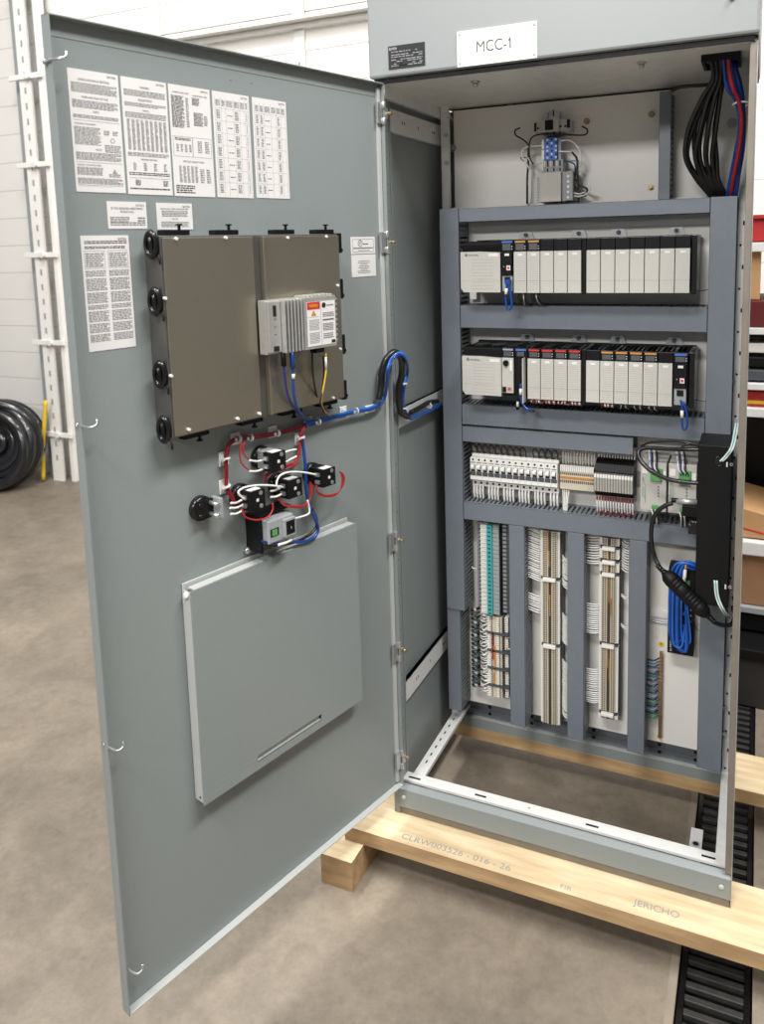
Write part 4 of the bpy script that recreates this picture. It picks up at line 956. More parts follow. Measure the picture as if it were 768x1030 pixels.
def tbA(z):
    m = MB(); z1 = z+.0062
    m.box(.137, .181, .322, .366, z, z1-.0008, BEIGE); m.box(.1375, .146, .3205, .322, z+.0006, z1-.0012, WHITE); m.box(.150, .153, .3212, .322, z+.001, z1-.0012, BEIGED)
    m.box(.166, .172, .3205, .322, z+.0008, z1-.0014, WHITE); m.box(.1735, .176, .3212, .322, z+.001, z1-.001, BEIGED)
    m.box(.187, .197, .33, .366, z+.0004, z1-.0014, WHITE); m.box(.181, .187, .345, .366, z, z1, GREYD)
    return m.build('terminal_block', loc=(.16, .366, z))
a0 = tag(tbA(.180), 'small beige terminal block in the left column below the teal fuses', 'terminal block', 'beige terminal blocks of the left column')
for k in range(1, 38):
    if k % 8 != 5: dup(a0, (0, 0, k*.0066))
k = 0
for z in (.180+5*.0066, .180+13*.0066, .180+21*.0066, .180+29*.0066):
    m = MB(); m.box(.137, .203, .318, .366, z, z+.0058, GREYD); tag(m.build('end_bracket', loc=(.16, .366, z)), f'dark separator, {ORD[k]} from the bottom in the left terminal column', 'end bracket', 'dark separators of the left column'); k += 1
for k, (z0, z1, M_, dx) in enumerate(((.340, .378, MAROON, 0), (.296, .337, REDW, 0), (.262, .336, ORANGE, .004), (.222, .256, ORANGE, .002))):
    m = MB(); m.box(.154+dx, .158+dx, .318, .322, z0, z1, M_); tag(m.build('bridge_strip', loc=(.154, .322, z0)), ('uppermost dark red', 'lower bright red', 'longer orange', 'lowest short orange')[k]+' bridge strip on the left terminal column', 'bridge strip')
for k, z in enumerate((.366, .332, .318, .265)):
    m = MB(); m.tube([(.196, .326, z), (.206, .326, z+.001), (.216, .332, z)], .0016, WIREW, 6); m.tube([(.192, .327, z), (.1935, .3265, z), (.196, .326, z)], .0022, ORANGE, 6)
    tag(m.build('white_wire', loc=(.196, .326, z)), f'single white wire with orange tip, {ORD[k]} from the top, right of the left terminal column', 'wire')
def tbB(x0, z, x1, beige=BEIGE):
    m = MB(); h = .0048; w = x1-x0
    m.box(x0+.006, x1-.006, .322, .366, z, z+h-.0004, beige); m.box(x0, x0+.0065, .326, .366, z, z+h-.0002, WHITE); m.box(x1-.0065, x1, .326, .366, z, z+h-.0002, WHITE)
    for a, b in ((.0085, .0130), (.0150, .0185), (w-.0185, w-.0150), (w-.0130, w-.0085)): m.box(x0+a, x0+b, .3208, .322, z+.0006, z+h-.0020, BEIGED)
    m.box(x0+w/2-.004, x0+w/2+.004, .3212, .322, z, z+h, BEIGED)
    return m.build('terminal_block', loc=(x0, .366, z))
def column(x0, x1, z0, n, pitch, brk, label, grp, blabel):
    o = tag(tbB(x0, z0, x1), label, 'terminal block', grp)
    for k in range(1, n):
        z = z0+k*pitch
        if any(abs(z-b) < .0045 for b in brk): continue
        dup(o, (0, 0, k*pitch))
    for i, b in enumerate(brk):
        t = thing('end_bracket', f'white end bracket, {ORD[i]} from the top in {blabel}', 'end bracket', (x0, .366, b), 'white end brackets')
        m = MB(); m.box(x0+.002, x1-.002, .326, .366, b-.003, b+.003, GREYD); m.build('foot', t, (x0, .366, b))
        m = MB(); m.box(x0+.008, x1-.010, .314, .326, b-.004, b+.005, WHITE); m.build('marker_carrier', t, (x0, .366, b), bevel=.001)
for zc_ in ((.3455, .349, .134, .70), (.5025, .506, .187, .70)):
    m = MB(); m.box(zc_[0], zc_[1], .345, .374, zc_[2], zc_[3], GREYD); tag(m.build('side_strip', loc=(zc_[0], .374, zc_[2])), 'dark strip along the right edge of the '+('middle' if zc_[0] < .4 else 'right')+' terminal column', 'strip')
column(.292, .345, .134, 108, .0052, (.558, .365), 'slim beige terminal block in the middle column', 'beige terminal blocks of the middle column', 'the middle terminal column')
column(.451, .502, .187, 98, .0052, (.668, .630, .596, .396, .200), 'slim beige terminal block in the right column', 'beige terminal blocks of the right column', 'the right terminal column')
def bridges(lst, which):
    for i, (x, z0, z1) in enumerate(lst):
        m = MB(); m.box(x, x+.0022, .318, .3225, z0, z1, ORANGE); tag(m.build('bridge_strip', loc=(x, .322, z0)), f'{ORD[i]} orange bridge strip from the top in {which}', 'bridge strip')
bridges(((.310, .640, .697), (.316, .596, .640), (.314, .50, .553), (.318, .455, .515)), 'the middle terminal column')
bridges(((.473, .604, .66), (.476, .52, .592), (.481, .485, .53), (.474, .335, .39), (.479, .300, .36)), 'the right terminal column')
def wgroup(xa, ya, xb, yb, z0, z1, n, sag, label, grp, r=.0019, mats=(WIREW,), nm='white_wire'):
    base = {}
    for i in range(n):
        z = z0+(z1-z0)*i/max(n-1, 1); M_ = mats[i % len(mats)]
        if M_ not in base:
            o = cable(nm, label, 'wire', [(xa, ya, z), (xa*.65+xb*.35, min(ya, yb)-.004, z+sag*.5), (xa*.2+xb*.8, yb-.001, z+sag), (xb, yb, z+sag)], r, M_, grp, n=6, sub=3); base[M_] = (o, z)
        else: dup(base[M_][0], (0, random.uniform(-.002, .002), z-base[M_][1]+random.uniform(-.0008, .0008)))
L1 = 'white wire between the first slender duct and the middle terminal column'
wgroup(.292, .333, .254, .333, .545, .70, 26, .008, L1, 'white wires left of the middle column')
wgroup(.292, .333, .254, .333, .452, .50, 8, .006, L1, 'white wires left of the middle column')
L2_ = 'white wire between the middle terminal column and the middle slender duct'
wgroup(.349, .340, .379, .332, .544, .626, 15, -.010, L2_, 'white wires right of the middle column')
wgroup(.349, .340, .379, .332, .382, .46, 15, -.010, L2_, 'white wires right of the middle column')
wgroup(.349, .340, .379, .332, .165, .325, 29, -.008, L2_, 'white wires right of the middle column')
L3_ = 'white wire between the middle slender duct and the right terminal column'
wgroup(.451, .335, .416, .335, .62, .70, 12, -.004, L3_, 'white wires left of the right column')
wgroup(.451, .335, .416, .335, .423, .505, 15, -.004, L3_, 'white wires left of the right column')
wgroup(.451, .335, .416, .335, .222, .318, 17, -.004, L3_, 'white wires left of the right column')
L4_ = 'white wire between the right terminal column and the third slender duct'
wgroup(.506, .340, .537, .332, .612, .70, 13, -.006, L4_, 'white wires right of the right column')
for z in (.535, .452): wgroup(.506, .340, .537, .332, z, z+.006, 2, -.003, L4_, 'white wires right of the right column')
# tangle left of left column
for i in range(44):
    z = .19+i*.0057; a = random.uniform(-.006, .006)
    cable('white_wire', 'short white wire in the tangle left of the left terminal column', 'wire', [(.141, .326, z), (.133, .312+random.uniform(-.008, .008), z+a*.5), (.122, .32+random.uniform(-.01, .01), z-.004+a), (.112, .335, z-.008+a)], .0015, WIREW, 'white wires tangled left of the left column', n=5, sub=3)
for i in range(19):
    z = .205+i*.0128
    m = MB(); m.tube([(.112, .338, z), (.100, .322, z-.002), (.092, .33, z-.008), (.086, .342, z-.012)], .0042, GREYD if i % 2 else CABLE, 8, 4); m.cyl((.104, .325, z), (.099, .320, z-.003), .0062, GREYP if i % 3 == 0 else GREYD, 8)
    tag(m.build('black_wire', loc=(.112, .338, z)), 'thick dark wire entering the lower left duct beside the terminal tangle', 'wire', 'thick dark wires at the lower left duct')
m = MB(); m.tube([(.1145, .30, .568), (.106, .298, .569), (.100, .31, .5685)], .0014, WIREW, 6); tag(m.build('white_wire', loc=(.1145, .3, .568)), 'single white wire beside the teal fuse blocks', 'wire')
# ground bar
t = thing('ground_bar', 'copper ground bar with screws standing upright on the white panel', 'ground bar', (.605, .374, .14))
m = MB(); m.box(.6035, .6115, .356, .362, .142, .388, COPPER); m.build('copper_bar', t, (.605, .374, .14), bevel=.0008)
for i in range(24):
    z = .150+i*.0099; m = MB(); m.cyl((.6075, .356, z), (.6075, .3525, z), .0034, BRASS, 8); m.build('screw', t, (.605, .374, .14))
m = MB(); m.box(.602, .609, .362, .374, .150, .158, WHITE); m.box(.602, .609, .362, .374, .37, .378, WHITE); m.build('standoff', t, (.605, .374, .14))
for z, l in ((.400, 'round yellow ground sticker above the copper bar'), (.134, 'round yellow ground sticker below the copper bar')):
    m = MB(); m.cyl((.606, .3745, z), (.606, .3738, z), .0072, YELL, 18); m.box(.603, .609, .3734, .3738, z-.0006, z+.0006, INKD); m.box(.6053, .6067, .3734, .3738, z-.001, z+.004, INKD); tag(m.build('ground_sticker', loc=(.606, .3745, z)), l, 'sticker')
wgroup(.602, .354, .575, .345, .222, .370, 17, -.004, 'green, blue or white ground wire between the copper bar and the third slender duct', 'ground wires at the copper bar', .0021, (BLUED, GREYP, BLUE, GREENW), 'ground_wire')
wgroup(.602, .354, .575, .345, .208, .25, 5, -.006, 'green ground wire low on the copper bar', 'ground wires at the copper bar', .0021, (GREENW,), 'ground_wire')

# ================================================================== BLACK BOX, SWITCH, CABLES (RIGHT)
L_ = (.74, .285, .64); t = thing('black_steel_box', 'tall matt black box hanging in front of the right wire duct', 'box', L_)
yb = .165
a = FY(702, 447, yb); b = FY(738.5, 449, yb); c = FY(701.5, 609, yb)
bx0, bx1, bz1, bz0 = a.x, .772, a.z, c.z+.004
m = MB(); m.box(bx0, bx1, yb, .285, bz0, bz1, BLACK); m.build('casing', t, L_, bevel=.002)
m = MB()
for (px, py) in ((722.5, 464), (719, 588)):
    P = FY(px, py, yb); m.cyl((P.x, yb, P.z), (P.x, yb-.001, P.z), .0105, HOLE, 20); m.torus((P.x, yb-.001, P.z), (0, 1, 0), .0105, .0012, BLACKG, 20, 6)
m.build('cable_gland', t, L_)
m = MB()
for (px, py) in ((731, 467), (729.5, 590)):
    P = FY(px, py, yb); m.box(P.x-.002, P.x+.001, yb-.0006, yb, P.z-.006, P.z+.005, LABEL); m.torus((P.x+.009, yb-.0004, P.z), (0, 1, 0), .0028, .0005, LABEL, 12, 4)
m.build('front_print', t, L_)
P = FY(697, 532, .2); m = MB(); m.box(P.x-.012, bx0, .2, .222, P.z-.014, P.z+.010, BLACKG); m.box(P.x-.006, bx0, .19, .2, P.z+.01, P.z+.022, BLACKG); m.build('side_catch', t, L_, bevel=.0015)
for j, (pts) in enumerate((((725, 464), (730, 459), (736, 450), (739, 437), (741, 425)), ((719.5, 584), (721, 600), (727, 614), (733, 620), (736, 618)))):
    for k, M_ in enumerate((WIREW, TEAL, WIREW)):
        P = [FY(p[0]+k*1.3-1.3, p[1], yb-.006+(.05 if i > 2 else 0)*(i-2)) for i, p in enumerate(pts)]
        cable('lead_wire', ('upper', 'lower')[j]+' white and green leads of the black box', 'wire', P, .0019, M_, ('leads at the upper gland', 'leads at the lower gland')[j], n=6)
# cable loops
yc = .19
def yp(l): return [FY(p[0], p[1], p[2]) for p in l]
cable('black_cable', 'thick black cable looping left from the black box across both power supplies', 'cable', yp([(704, 486, .20), (690, 485, .20), (672, 482, .20), (655, 474, .20), (644, 463, .21), (642, 454, .22), (650, 450.5, .23), (670, 451.5, .24), (690, 452, .25), (704, 452, .25)]), .0052, CABLE, n=10)
cable('black_cable', 'thinner black cable running above the power supplies', 'cable', yp([(644, 449, .28), (655, 445, .27), (675, 443.5, .26), (690, 445, .25), (704, 448, .25)]), .0030, CABLE)
cable('black_cable', 'short black cable just above the right power supply', 'cable', yp([(684, 451, .25), (690, 447, .25), (697, 447, .25), (704, 449, .25)]), .0028, CABLE)
cable('black_cable', 'black power cord dropping from the black box to the oval inline block', 'cable', yp([(676, 506, .20), (668, 509, .20), (659, 517, .20), (655, 530, .20), (655, 546, .20), (658, 560, .20), (664, 572, .19)]), .0054, CABLE, n=10)
t = thing('cord_plug', 'silver and black cord plug at the left side of the black box', 'plug', FY(690, 505, .2))
LL = t.location.copy()
m = MB(); m.cyl(FY(680, 504, .2), FY(702, 505, .2), .0068, ALU, 14); m.build('metal_sleeve', t, LL)
m = MB(); m.cyl(FY(675, 503, .2), FY(682, 503.5, .2), .0056, BLACK, 12); m.box(FY(686, 512, .21).x, FY(702, 512, .21).x, .20, .222, FY(690, 518, .21).z, FY(690, 508, .21).z, BLACK); m.build('boot', t, LL, bevel=.001)
A = FY(667, 575, .17); B = FY(712, 619.5, .16); d = (B-A); Ln = d.length; d.normalize()
t = thing('inline_cable_block', 'black ribbed oval inline block hanging diagonally on the power cord', 'cable block', A)
m = MB(); prof = [(0, .006), (.004, .010), (.012, .0165), (.022, .0185)]
k = .028
while k < Ln-.03: prof += [(k, .0190), (k+.0008, .0184), (k+.0016, .0184), (k+.0024, .0190)]; k += .0085 if not .045 < k < .055 else .022
prof += [(Ln-.022, .0185), (Ln-.010, .0155), (Ln-.002, .010), (Ln, .006)]
m.lathe(A, d, prof, BLACK, 26); m.build('body', t, A)
for s0, dd in ((A, -1), (B, 1)):
    m = MB()
    for q in range(4): m.cyl(s0+d*dd*(q*.0055-.002), s0+d*dd*(q*.0055+.0015), .0078-q*.0006, BLACKG, 12)
    m.cyl(s0-d*dd*.002, s0+d*dd*.022, .0048, CABLE, 10); m.build('strain_relief', t, A)
cable('black_cable', 'black power cord curling right from the oval inline block behind the post', 'cable', [B+d*.018]+yp([(718, 626, .16), (727, 629, .18), (735, 628, .22), (738, 621, .27), (737, 610, .30)]), .0052, CABLE, n=10)
# network switch with blue patch loops
L_ = (.66, .374, .41); t = thing('network_switch', 'black network switch below the black box, blue cables looped over it', 'network switch', L_)
m = MB(); m.box(.6265, .690, .320, .372, .408, .640, BLACK); m.build('casing', t, L_, bevel=.0015)
for i in range(8):
    z = .450+i*.0158; m = MB(); m.box(.664, .680, .3190, .3205, z, z+.011, HOLE); m.box(.681, .683, .3188, .32, z+.004, z+.0062, LABEL); m.build('port', t, L_)
m = MB(); m.text('N-TRON', (.6375, .3194, .414), (0, 0, 1), (-1, 0, 0), .0052, LABEL, w=.034); m.build('logo', t, L_)
m = MB(); m.box(.668, .678, .314, .32, .596, .612, GREEN); m.build('green_plug', t, L_)
for i in range(10):
    x = .632+i*.0033; zt = .652+random.uniform(-.012, .010); zb_ = .432+abs(i-5)*.004+random.uniform(-.006, .008); q = .308-.0028*(i % 4)
    zp = .455+min(i, 7)*.0158
    cable('network_cable', 'blue patch cable in the bundle looped down over the black network switch', 'cable',
          [(.706, q+.02, .630+i*.003), (.690, q+.004, zt+.002), (.655+.002*i, q, zt+.006), (x+.006, q, zt-.012), (x, q, zt-.045), (x-.002, q-.002, (zt+zb_)/2), (x, q, zb_+.018), (x+.008, q, zb_), (x+.022, q, zb_+.006), (.670, .314, zp)], .0028, BLUE if i % 3 else BLUEM, 'blue patch cables at the network switch', n=6)
    
m = MB(); m.tube([(.668, .298, .648), (.667, .292, .630), (.664, .294, .612)], .0045, WIREW, 8); m.cyl((.668, .297, .646), (.669, .300, .660), .0022, ORANGE, 8); tag(m.build('wire_sleeve', loc=(.668, .298, .648)), 'white sleeved connector lying on top of the blue cable loops', 'connector')
for i in range(5):
    m = MB(); z = .455+i*.0158; m.box(.660, .672, .312, .322, z+.001, z+.010, BLUE if i % 2 == 0 else BLACK); tag(m.build('network_plug', loc=(.666, .322, z)), 'small network plug in the row of ports of the black switch', 'plug', 'network plugs in the switch')

# ================================================================== TOP COMPARTMENT
t = thing('component_rail', 'upright metal mounting rail in the top compartment', 'rail', (.33, .40, 1.575))
m = MB()
rx0, rx1 = FY(549, 150, .39).x, FY(563, 150, .39).x
m.box(rx0, rx1, .394, .399, 1.56, 1.806, ZINC); m.box(rx0, rx0+.005, .386, .394, 1.56, 1.806, ZINC); m.box(rx1-.005, rx1, .386, .394, 1.56, 1.806, ZINC)
P = FY(556.5, 114, .394); m.box(P.x-.0015, P.x+.0015, .393, .394, P.z-.008, P.z+.008, HOLE)
m.build('rail_body', t, (.33, .40, 1.575), bevel=.0008)
def fb(px0, py0, px1, py1, y): A = FY(px0, py0, y); B = FY(px1, py1, y); return A.x, B.x, B.z, A.z
# sideways breaker
x0, x1, z0, z1 = fb(537, 123, 573, 131, .335); L_ = ((x0+x1)/2, .386, z0)
t = thing('sideways_breaker', 'grey breaker mounted sideways across the rail in the top compartment', 'circuit breaker', L_)
m = MB(); m.box(x0, x1, .335, .386, z0, z1+.002, PLC); m.box(x0+.022, x1-.026, .322, .335, z0-.001, z1+.002, PLC); m.build('casing', t, L_, bevel=.001)
m = MB(); m.box(x0+.032, x1-.040, .316, .323, z0+.003, z1, BLACK); m.build('toggle_lever', t, L_, bevel=.001)
m = MB()
for q in (x0+.010, x1-.012, x0+.068): m.cyl((q, .3352, z0+.011), (q, .334, z0+.011), .0028, HOLE, 10)
m.box(x0, x0+.006, .3345, .336, z0+.004, z1-.002, BLACK); m.box(x1-.008, x1, .3345, .336, z0+.006, z1, BLACK); m.build('terminal_screw', t, L_)
for (py0, py1, l, M_) in ((131.5, 135, 'upper', GREYP), (161, 168, 'middle', BEIGE), (168.5, 173, 'lower', GREYP)):
    x0, x1, z0, z1 = fb(546, py0, 566, py1, .345); m = MB(); m.box(x0, x1, .345, .386, z0, z1, GREYP)
    for q in range(6): m.box(x0+.002+q*.008, x0+.006+q*.008, .3435, .345, z0+.003, z1-.003, BLACK if (q % 2) else M_)
    tag(m.build('grey_terminal_block', loc=(x0, .386, z0), bevel=.001), f'{l} grey terminal block on the rail in the top compartment', 'terminal block')
for j in range(2):
    x0, x1, z0, z1 = fb(547, 139+j*11, 560, 149.5+j*11, .34); L_ = (x0, .386, z0); t = thing('blue_terminal_block', ('upper', 'lower')[j]+' blue terminal block on the rail in the top compartment', 'terminal block', L_, 'blue terminal blocks')
    m = MB(); m.box(x0, x1, .340, .386, z0, z1, BLUEL)
    for a in range(3):
        for b in range(3): m.box(x0+.006+a*.011, x0+.011+a*.011, .339, .340, z0+.004+b*.0085, z0+.0085+b*.0085, INKD if (a+b) % 2 else LABEL)
    m.build('body', t, L_, bevel=.001)
    m = MB(); m.box(x0-.007, x0-.001, .342, .386, z0+.002, z1-.002, WHITE); m.build('white_lever', t, L_, bevel=.0006)
    m = MB(); m.box(x1, x1+.008, .350, .386, z0, z1, GREYP); m.build('end_plate', t, L_, bevel=.0006)
x0, x1, z0, z1 = fb(540, 174, 575, 202, .315); L_ = ((x0+x1)/2, .386, z0)
t = thing('din_power_supply', 'light grey power supply at the foot of the rail in the top compartment', 'power supply', L_)
m = MB(); m.box(x0, x1-.028, .315, .386, z0, z1, PLC); m.box(x1-.028, x1-.018, .325, .386, z0, z1, GREYP); m.build('casing', t, L_, bevel=.0015)
m = MB(); m.box(x1-.018, x1, .322, .386, z0+.002, z1, GREYP)
for q in range(5): m.cyl((x1-.0115, .322, z0+.010+q*.013), (x1-.0115, .3212, z0+.010+q*.013), .0035, WHITE, 10)
m.build('terminal_strip', t, L_, bevel=.0008)
m = MB()
for q in range(9): m.box(x0+.001, x0+.004, .3145, .315, z0+.004+q*.0068, z0+.007+q*.0068, INK)
m.box(x0+.006, x0+.0065, .3145, .315, z0+.004, z1-.012, PALEINK); m.build('vent_slots', t, L_)
def tc(lst, y, r, M_, label, nm): cable(nm, label, 'wire', [FY(p[0], p[1], p[2] if len(p) > 2 else y) for p in lst], r, M_, n=6)
tc([(523, 128.5), (518, 131), (518.5, 136), (525, 140), (530.5, 145), (531, 152)], .36, .0021, CABLE, 'black wire hooking down left of the sideways breaker', 'black_wire')
tc([(585, 127), (590, 130), (590, 134), (584, 136), (562, 135), (545, 135), (535, 138), (532, 146), (532.5, 158), (536, 165)], .34, .0022, CABLE, 'long black wire crossing the rail under the sideways breaker', 'black_wire')
tc([(531, 150), (531, 165), (530, 180), (530, 205)], .365, .0032, CABLE, 'black cable running down the left of the top rail into the duct', 'black_cable')
tc([(546, 147), (536, 147), (527, 149), (524.5, 155), (528, 163), (533, 172), (534, 188), (533, 205)], .35, .0019, WIREW, 'white wire looping down the left of the top rail', 'white_wire')
tc([(528, 163), (524, 160), (524.5, 158), (530, 159)], .355, .0014, CABLE, 'thin black wire hooked left of the top rail', 'black_wire')
tc([(545, 164), (538, 165), (534, 163), (530, 158)], .35, .0019, BEIGE, 'beige wire at the middle block of the top rail', 'beige_wire')
tc([(563, 142), (572, 141), (580, 147), (584, 156), (583, 166), (579, 176), (578, 184)], .35, .0021, WIREW, 'white wire bowing right of the blue blocks', 'white_wire')
tc([(562, 152.5), (569, 152.5), (574, 153)], .345, .0021, WIREW, 'short white wire right of the lower blue block', 'white_wire')
tc([(575, 153), (580, 160), (580, 170), (577, 182), (579, 190), (588, 197)], .345, .0032, CABLE, 'black cable dropping right of the blue blocks', 'black_cable')
tc([(566, 162), (573, 163), (578, 167), (577, 182)], .35, .0019, BLUED, 'dark blue wire right of the middle block of the top rail', 'blue_wire')
tc([(578, 180), (583, 186), (590, 190), (589, 196), (584, 197.5)], .345, .0028, CABLE, 'black cable curling at the right of the top power supply', 'black_cable')
tc([(575, 197), (583, 197.5), (590, 195), (593, 190), (590, 187)], .335, .0022, WIREW, 'white wire curling at the terminals of the top power supply', 'white_wire')
tc([(576, 194), (582, 195), (588, 193.5)], .335, .0020, WIREW, 'short white wire at the terminals of the top power supply', 'white_wire')
tc([(581, 168), (581, 185), (582, 205)], .36, .0020, CABLE, 'black wire running down behind the curls into the top duct', 'black_wire')
tc([(674, 92), (682, 88), (693, 86.5), (704, 86), (712, 85)], .33, .0042, CABLE, 'black cable running horizontally from the short top duct to the black bundle', 'black_cable')
# bundles top right
for k in range(9):
    f = k/8
    a0_ = FZ(714+f*9, 62-abs(f-.5)*2, 1.835)
    P = [Vector((.708+f*.028, .10+.04*(k % 3)/2, 1.846)), FY(717+f*10, 78, .15+.01*(k % 3)), FY(705+f*19+2*math.sin(k*2), 100, .18+.012*(k % 3)), FY(692+f*29+2.5*math.sin(k*3), 130, .21+.014*(k % 3)), FY(689+f*30+2.5*math.sin(k*4), 158, .25+.012*(k % 3)), FY(700+f*22, 180, .29), FY(713+f*16, 196, .315), FY(716+f*14, 206, .33)]
    cable('black_cable', 'thick black cable in the bundle hanging from the roof opening into the right duct', 'cable', P, .0052, CABLE, 'black cables hanging from the roof opening', n=8)
for k in range(11):
    f = k/10; M_ = REDW if k == 4 else (BLUED if k % 2 else BLUE); e_ = -.035 if k == 4 else 0
    P = [Vector((.735+f*.024, .09+.05*((k*7) % 4)/3, 1.846)), FY(728+f*12, 68, .12+e_+.02*(k % 3)), FY(731+f*14, 88, .14+e_+.02*(k % 3)), FY(740+f*7, 102, .17+e_+.015*(k % 3)), FY(744+f*4, 125, .2+e_+.015*(k % 3)), FY(740+f*7, 150, .24+e_+.01*(k % 3)), FY(735+f*8, 175, .28+e_*.6), FY(731+f*9, 197, .312), FY(730+f*8, 206, .33)]
    cable('blue_cable' if k != 4 else 'red_cable', 'blue cable in the bundle hanging at the top right post' if k != 4 else 'single red cable among the blue ones at the top right post', 'cable', P, .0042, M_, 'blue cables hanging at the top right post' if k != 4 else None, n=7)
m = MB(); P = FY(745, 105, .17); m.torus(P, (0, .2, 1), .016, .002, WIREW, 16, 6); tag(m.build('cable_tie', loc=P), 'white cable tie around the blue bundle at the top right post', 'cable tie')
# left-over black spots
# ================================================================== BACKGROUND THINGS
# black hose coil at the left
t = thing('hose_coil', 'large coil of black hose leaning against the white block wall', 'hose coil', (-3.93, 2.0, FLZ))
CB = mat('hose_black', (17, 18, 22), .3, coat=.5, noise=.3, scale=6)
NC = Vector((.45, -1, .12))
for nm_, lst in (('outer_loops', [(.265, 0, .035), (.275, .05, .04), (.24, -.03, .035), (.26, .10, .04), (.272, .14, .035), (.215, .0, .035)]), ('inner_loops', [(.17, .03, .035), (.19, .08, .035), (.13, .06, .035), (.10, .09, .035), (.05, .08, .04)])):
    m = MB()
    for q, (R_, o_, r_) in enumerate(lst):
        m.torus(Vector((-3.93, 2.0, FLZ+.31))+NC.normalized()*(.05-o_)+Vector((.02*math.sin(q*3), 0, -.31+R_+r_ if q < 5 and nm_ == 'outer_loops' else 0)), NC+Vector((.12*math.sin(q*2), 0, .12*math.cos(q*3))), R_, r_, CB, 40, 10)
    m.build(nm_, t, (-3.93, 2.0, FLZ))
m = MB(); PA, PB = FY(43, 452, 2.2), FY(46, 403, 2.2); m.tube([(PA.x-.02, 2.2, FLZ+.02), PA, (PA+PB)/2, PB], .014, YELL, 10)
tag(m.build('yellow_pole', loc=(PA.x, 2.2, FLZ+.02)), 'upright yellow pole between the black coil and the door track', 'pole')
# storage rack at the right, seen in a sliver beyond the post
YS = 1.15
zz = lambda py, y=YS: FY(760, py, y).z
xL = FY(752, 300, YS).x-.25
t = thing('storage_rack', 'white metal storage rack standing behind the cabinet on the right', 'shelving', (xL, YS, FLZ))
LL = (xL, YS, FLZ)
SH = [zz(244), zz(330), zz(386), zz(411), zz(612)]
for i, z in enumerate(SH):
    m = MB(); th = .022 if i not in (0, 3) else .03; m.box(xL, xL+1.5, YS, YS+.5, z-th, z, GALV if i != 4 else GREYP); m.build('shelf', t, LL, bevel=.002)
for x in (xL, xL+1.46):
    for y in (YS+.01, YS+.46):
        m = MB(); m.box(x, x+.04, y, y+.03, FLZ, 1.60, GALV); m.build('upright', t, LL)
XB = FY(758, 300, YS).x
def sbox(x0, x1, y0, y1, z0, z1, M_, label, nm, cat, bv=.004, ex=None):
    m = MB(); m.box(x0, x1, y0, y1, z0, z1, M_)
    if ex: ex(m)
    return tag(m.build(nm, loc=((x0+x1)/2, (y0+y1)/2, z0), bevel=bv), label, cat)
REDB = mat('red_bin', (178, 48, 50), .4)
MARB = mat('dark_red', (92, 22, 28), .6)
def bin_(x0, x1, y0, y1, z0, z1, M_, label):
    m = MB(); t_ = .004
    m.box(x0, x1, y0, y1, z0, z0+t_, M_)
    for q in ((x0, x0+t_, y0, y1), (x1-t_, x1, y0, y1), (x0, x1, y0, y0+t_), (x0, x1, y1-t_, y1)): m.box(q[0], q[1], q[2], q[3], z0, z1, M_)
    m.box(x0-.006, x1+.006, y0-.008, y0, z1-.012, z1, M_); m.box(x0+.05, x1-.05, y0-.001, y0, z0+.015, z1-.02, mat('bin_label', (170, 96, 96), .5))
    return tag(m.build('storage_bin', loc=((x0+x1)/2, (y0+y1)/2, z0), bevel=.002), label, 'bin')
bin_(XB-.02, XB+.35, YS+.02, YS+.40, SH[0]+.001, zz(216), REDB, 'red plastic bin on the top shelf of the storage rack')
sbox(XB-.035, XB+.018, YS+.02, YS+.3, SH[1]+.001+.09, zz(252), CARD, 'small cardboard carton under the top shelf of the storage rack', 'cardboard_carton', 'carton')
sbox(XB-.05, XB+.30, YS+.01, YS+.38, SH[1]+.001, SH[1]+.09, MARB, 'dark red case on the second shelf of the storage rack', 'red_case', 'case')
for i, (pa, pb, M_, l) in enumerate(((342, 334, BLACK, 'upper black flat tray'), (356, 346, WHITE, 'white flat tray'), (370, 360, BLACK, 'lower black flat tray'), (384, 373, GREYD, 'dark grey flat tray'))):
    sbox(XB-.06, XB+.32, YS+.02, YS+.40, zz(pa)+.0006, zz(pb), M_, l+' stacked on the third shelf of the storage rack', 'flat_tray', 'tray')
sbox(XB-.08, XB+.22, YS+.03, YS+.3, SH[3]+.001, zz(396), RED, 'red and yellow magazine box on the lower white shelf', 'magazine_box', 'box', ex=lambda m: m.box(XB-.08, XB+.22, YS+.028, YS+.03, SH[3]+.010, SH[3]+.022, YELL))
sbox(XB-.15, XB+.20, YS+.43, YS+.49, zz(612)+.20, zz(420), BLACK, 'black electronic unit under the white shelf', 'black_unit', 'electronic unit')
sbox(XB-.03, XB+.10, YS+.10, YS+.4, zz(612)+.16, zz(612)+.30, GREYP, 'grey electronic unit in front of the black one', 'grey_unit', 'electronic unit')
sbox(XB-.10, XB+.30, YS+.02, YS+.42, SH[4]+.001, zz(560), CARDB, 'brown cardboard box on the bench shelf of the storage rack', 'cardboard_box', 'box')
sbox(XB-.10, XB+.28, YS+.0, YS+.40, zz(560)+.001, zz(546), LABEL, 'stack of white paper on the brown cardboard box', 'paper_stack', 'paper')
m = MB(); a_, b_ = zz(545)+.002, zz(512)
m.prism([(XB-.10, a_), (XB+.14, a_), (XB+.14, b_-.045), (XB-.10, b_+.004)], YS+.03, YS+.36, 'y', CARD)
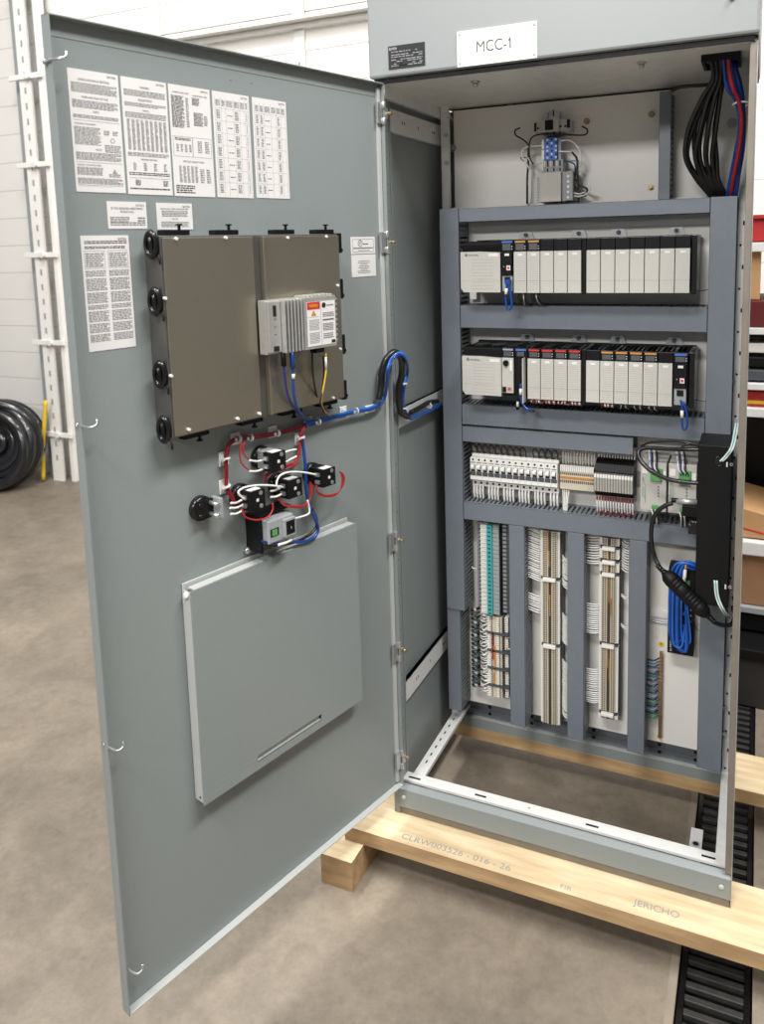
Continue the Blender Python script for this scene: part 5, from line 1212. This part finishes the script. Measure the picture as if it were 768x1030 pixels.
m.prism([(XB-.02, a_+.030), (XB+.10, a_+.008), (XB+.10, a_+.014), (XB-.02, a_+.036)], YS+.0285, YS+.03, 'y', RED)
tag(m.build('cardboard_box', loc=(XB, YS+.2, a_), bevel=.003), 'open tan cardboard box with a red stripe, on the paper stack', 'box')
m = MB(); m.prism([(XB-.12, FLZ+.002), (XB+.40, FLZ+.002), (XB+.43, zz(650)), (XB-.15, zz(650))], YS-.10, YS+.40, 'y', mat('bin_dark', (46, 44, 42), .6)); m.box(XB-.16, XB+.44, YS-.11, YS+.41, zz(650), zz(640), BLACK)
tag(m.build('dark_floor_bin', loc=(XB, YS+.15, FLZ), bevel=.004), 'dark grey bin on the floor under the storage rack', 'bin')
sbox(XB-.10, XB+.25, YS+.02, YS+.35, zz(638)+.0, zz(622), BLACK, 'crumpled black bag on top of the dark grey bin', 'black_bag', 'bag', .006)

# ================================================================== LIGHTS
w = bpy.data.worlds.new('world'); sc.world = w; w.use_nodes = True
bg = w.node_tree.nodes['Background']; bg.inputs[0].default_value = (.93, .96, 1, 1); bg.inputs[1].default_value = .2
def area(name, loc, target, sx, sy, power, col=(1, .985, .95)):
    l = bpy.data.lights.new(name, 'AREA'); l.shape = 'RECTANGLE'; l.size = sx; l.size_y = sy; l.energy = power; l.color = col
    o = bpy.data.objects.new(name, l); COL.objects.link(o); o.location = loc
    o.rotation_euler = (Vector(target)-Vector(loc)).to_track_quat('-Z', 'Y').to_euler(); return o
area('ceiling_lamp', (-1.5, -.4, 4.6), (-1.5, -.4, 0), .5, 2.6, 170)
area('ceiling_lamp', (2.3, -1.0, 4.8), (2.3, -1.0, 0), .5, 2.6, 280)
area('ceiling_lamp', (-2.6, .4, 4.4), (-2.6, 2.2, 1.0), 2.5, .5, 50)
area('ceiling_lamp', (-.6, -6.0, 3.9), (.4, 0, 1.2), 2.0, .5, 180, (1, .98, .95))
area('ceiling_lamp', (.1, -3.2, 4.6), (.3, 0, .6), 1.6, .5, 145, (1, .98, .95))
sc.view_settings.view_transform = 'Standard'; sc.view_settings.look = 'None'; sc.view_settings.exposure = 0; sc.view_settings.gamma = 1
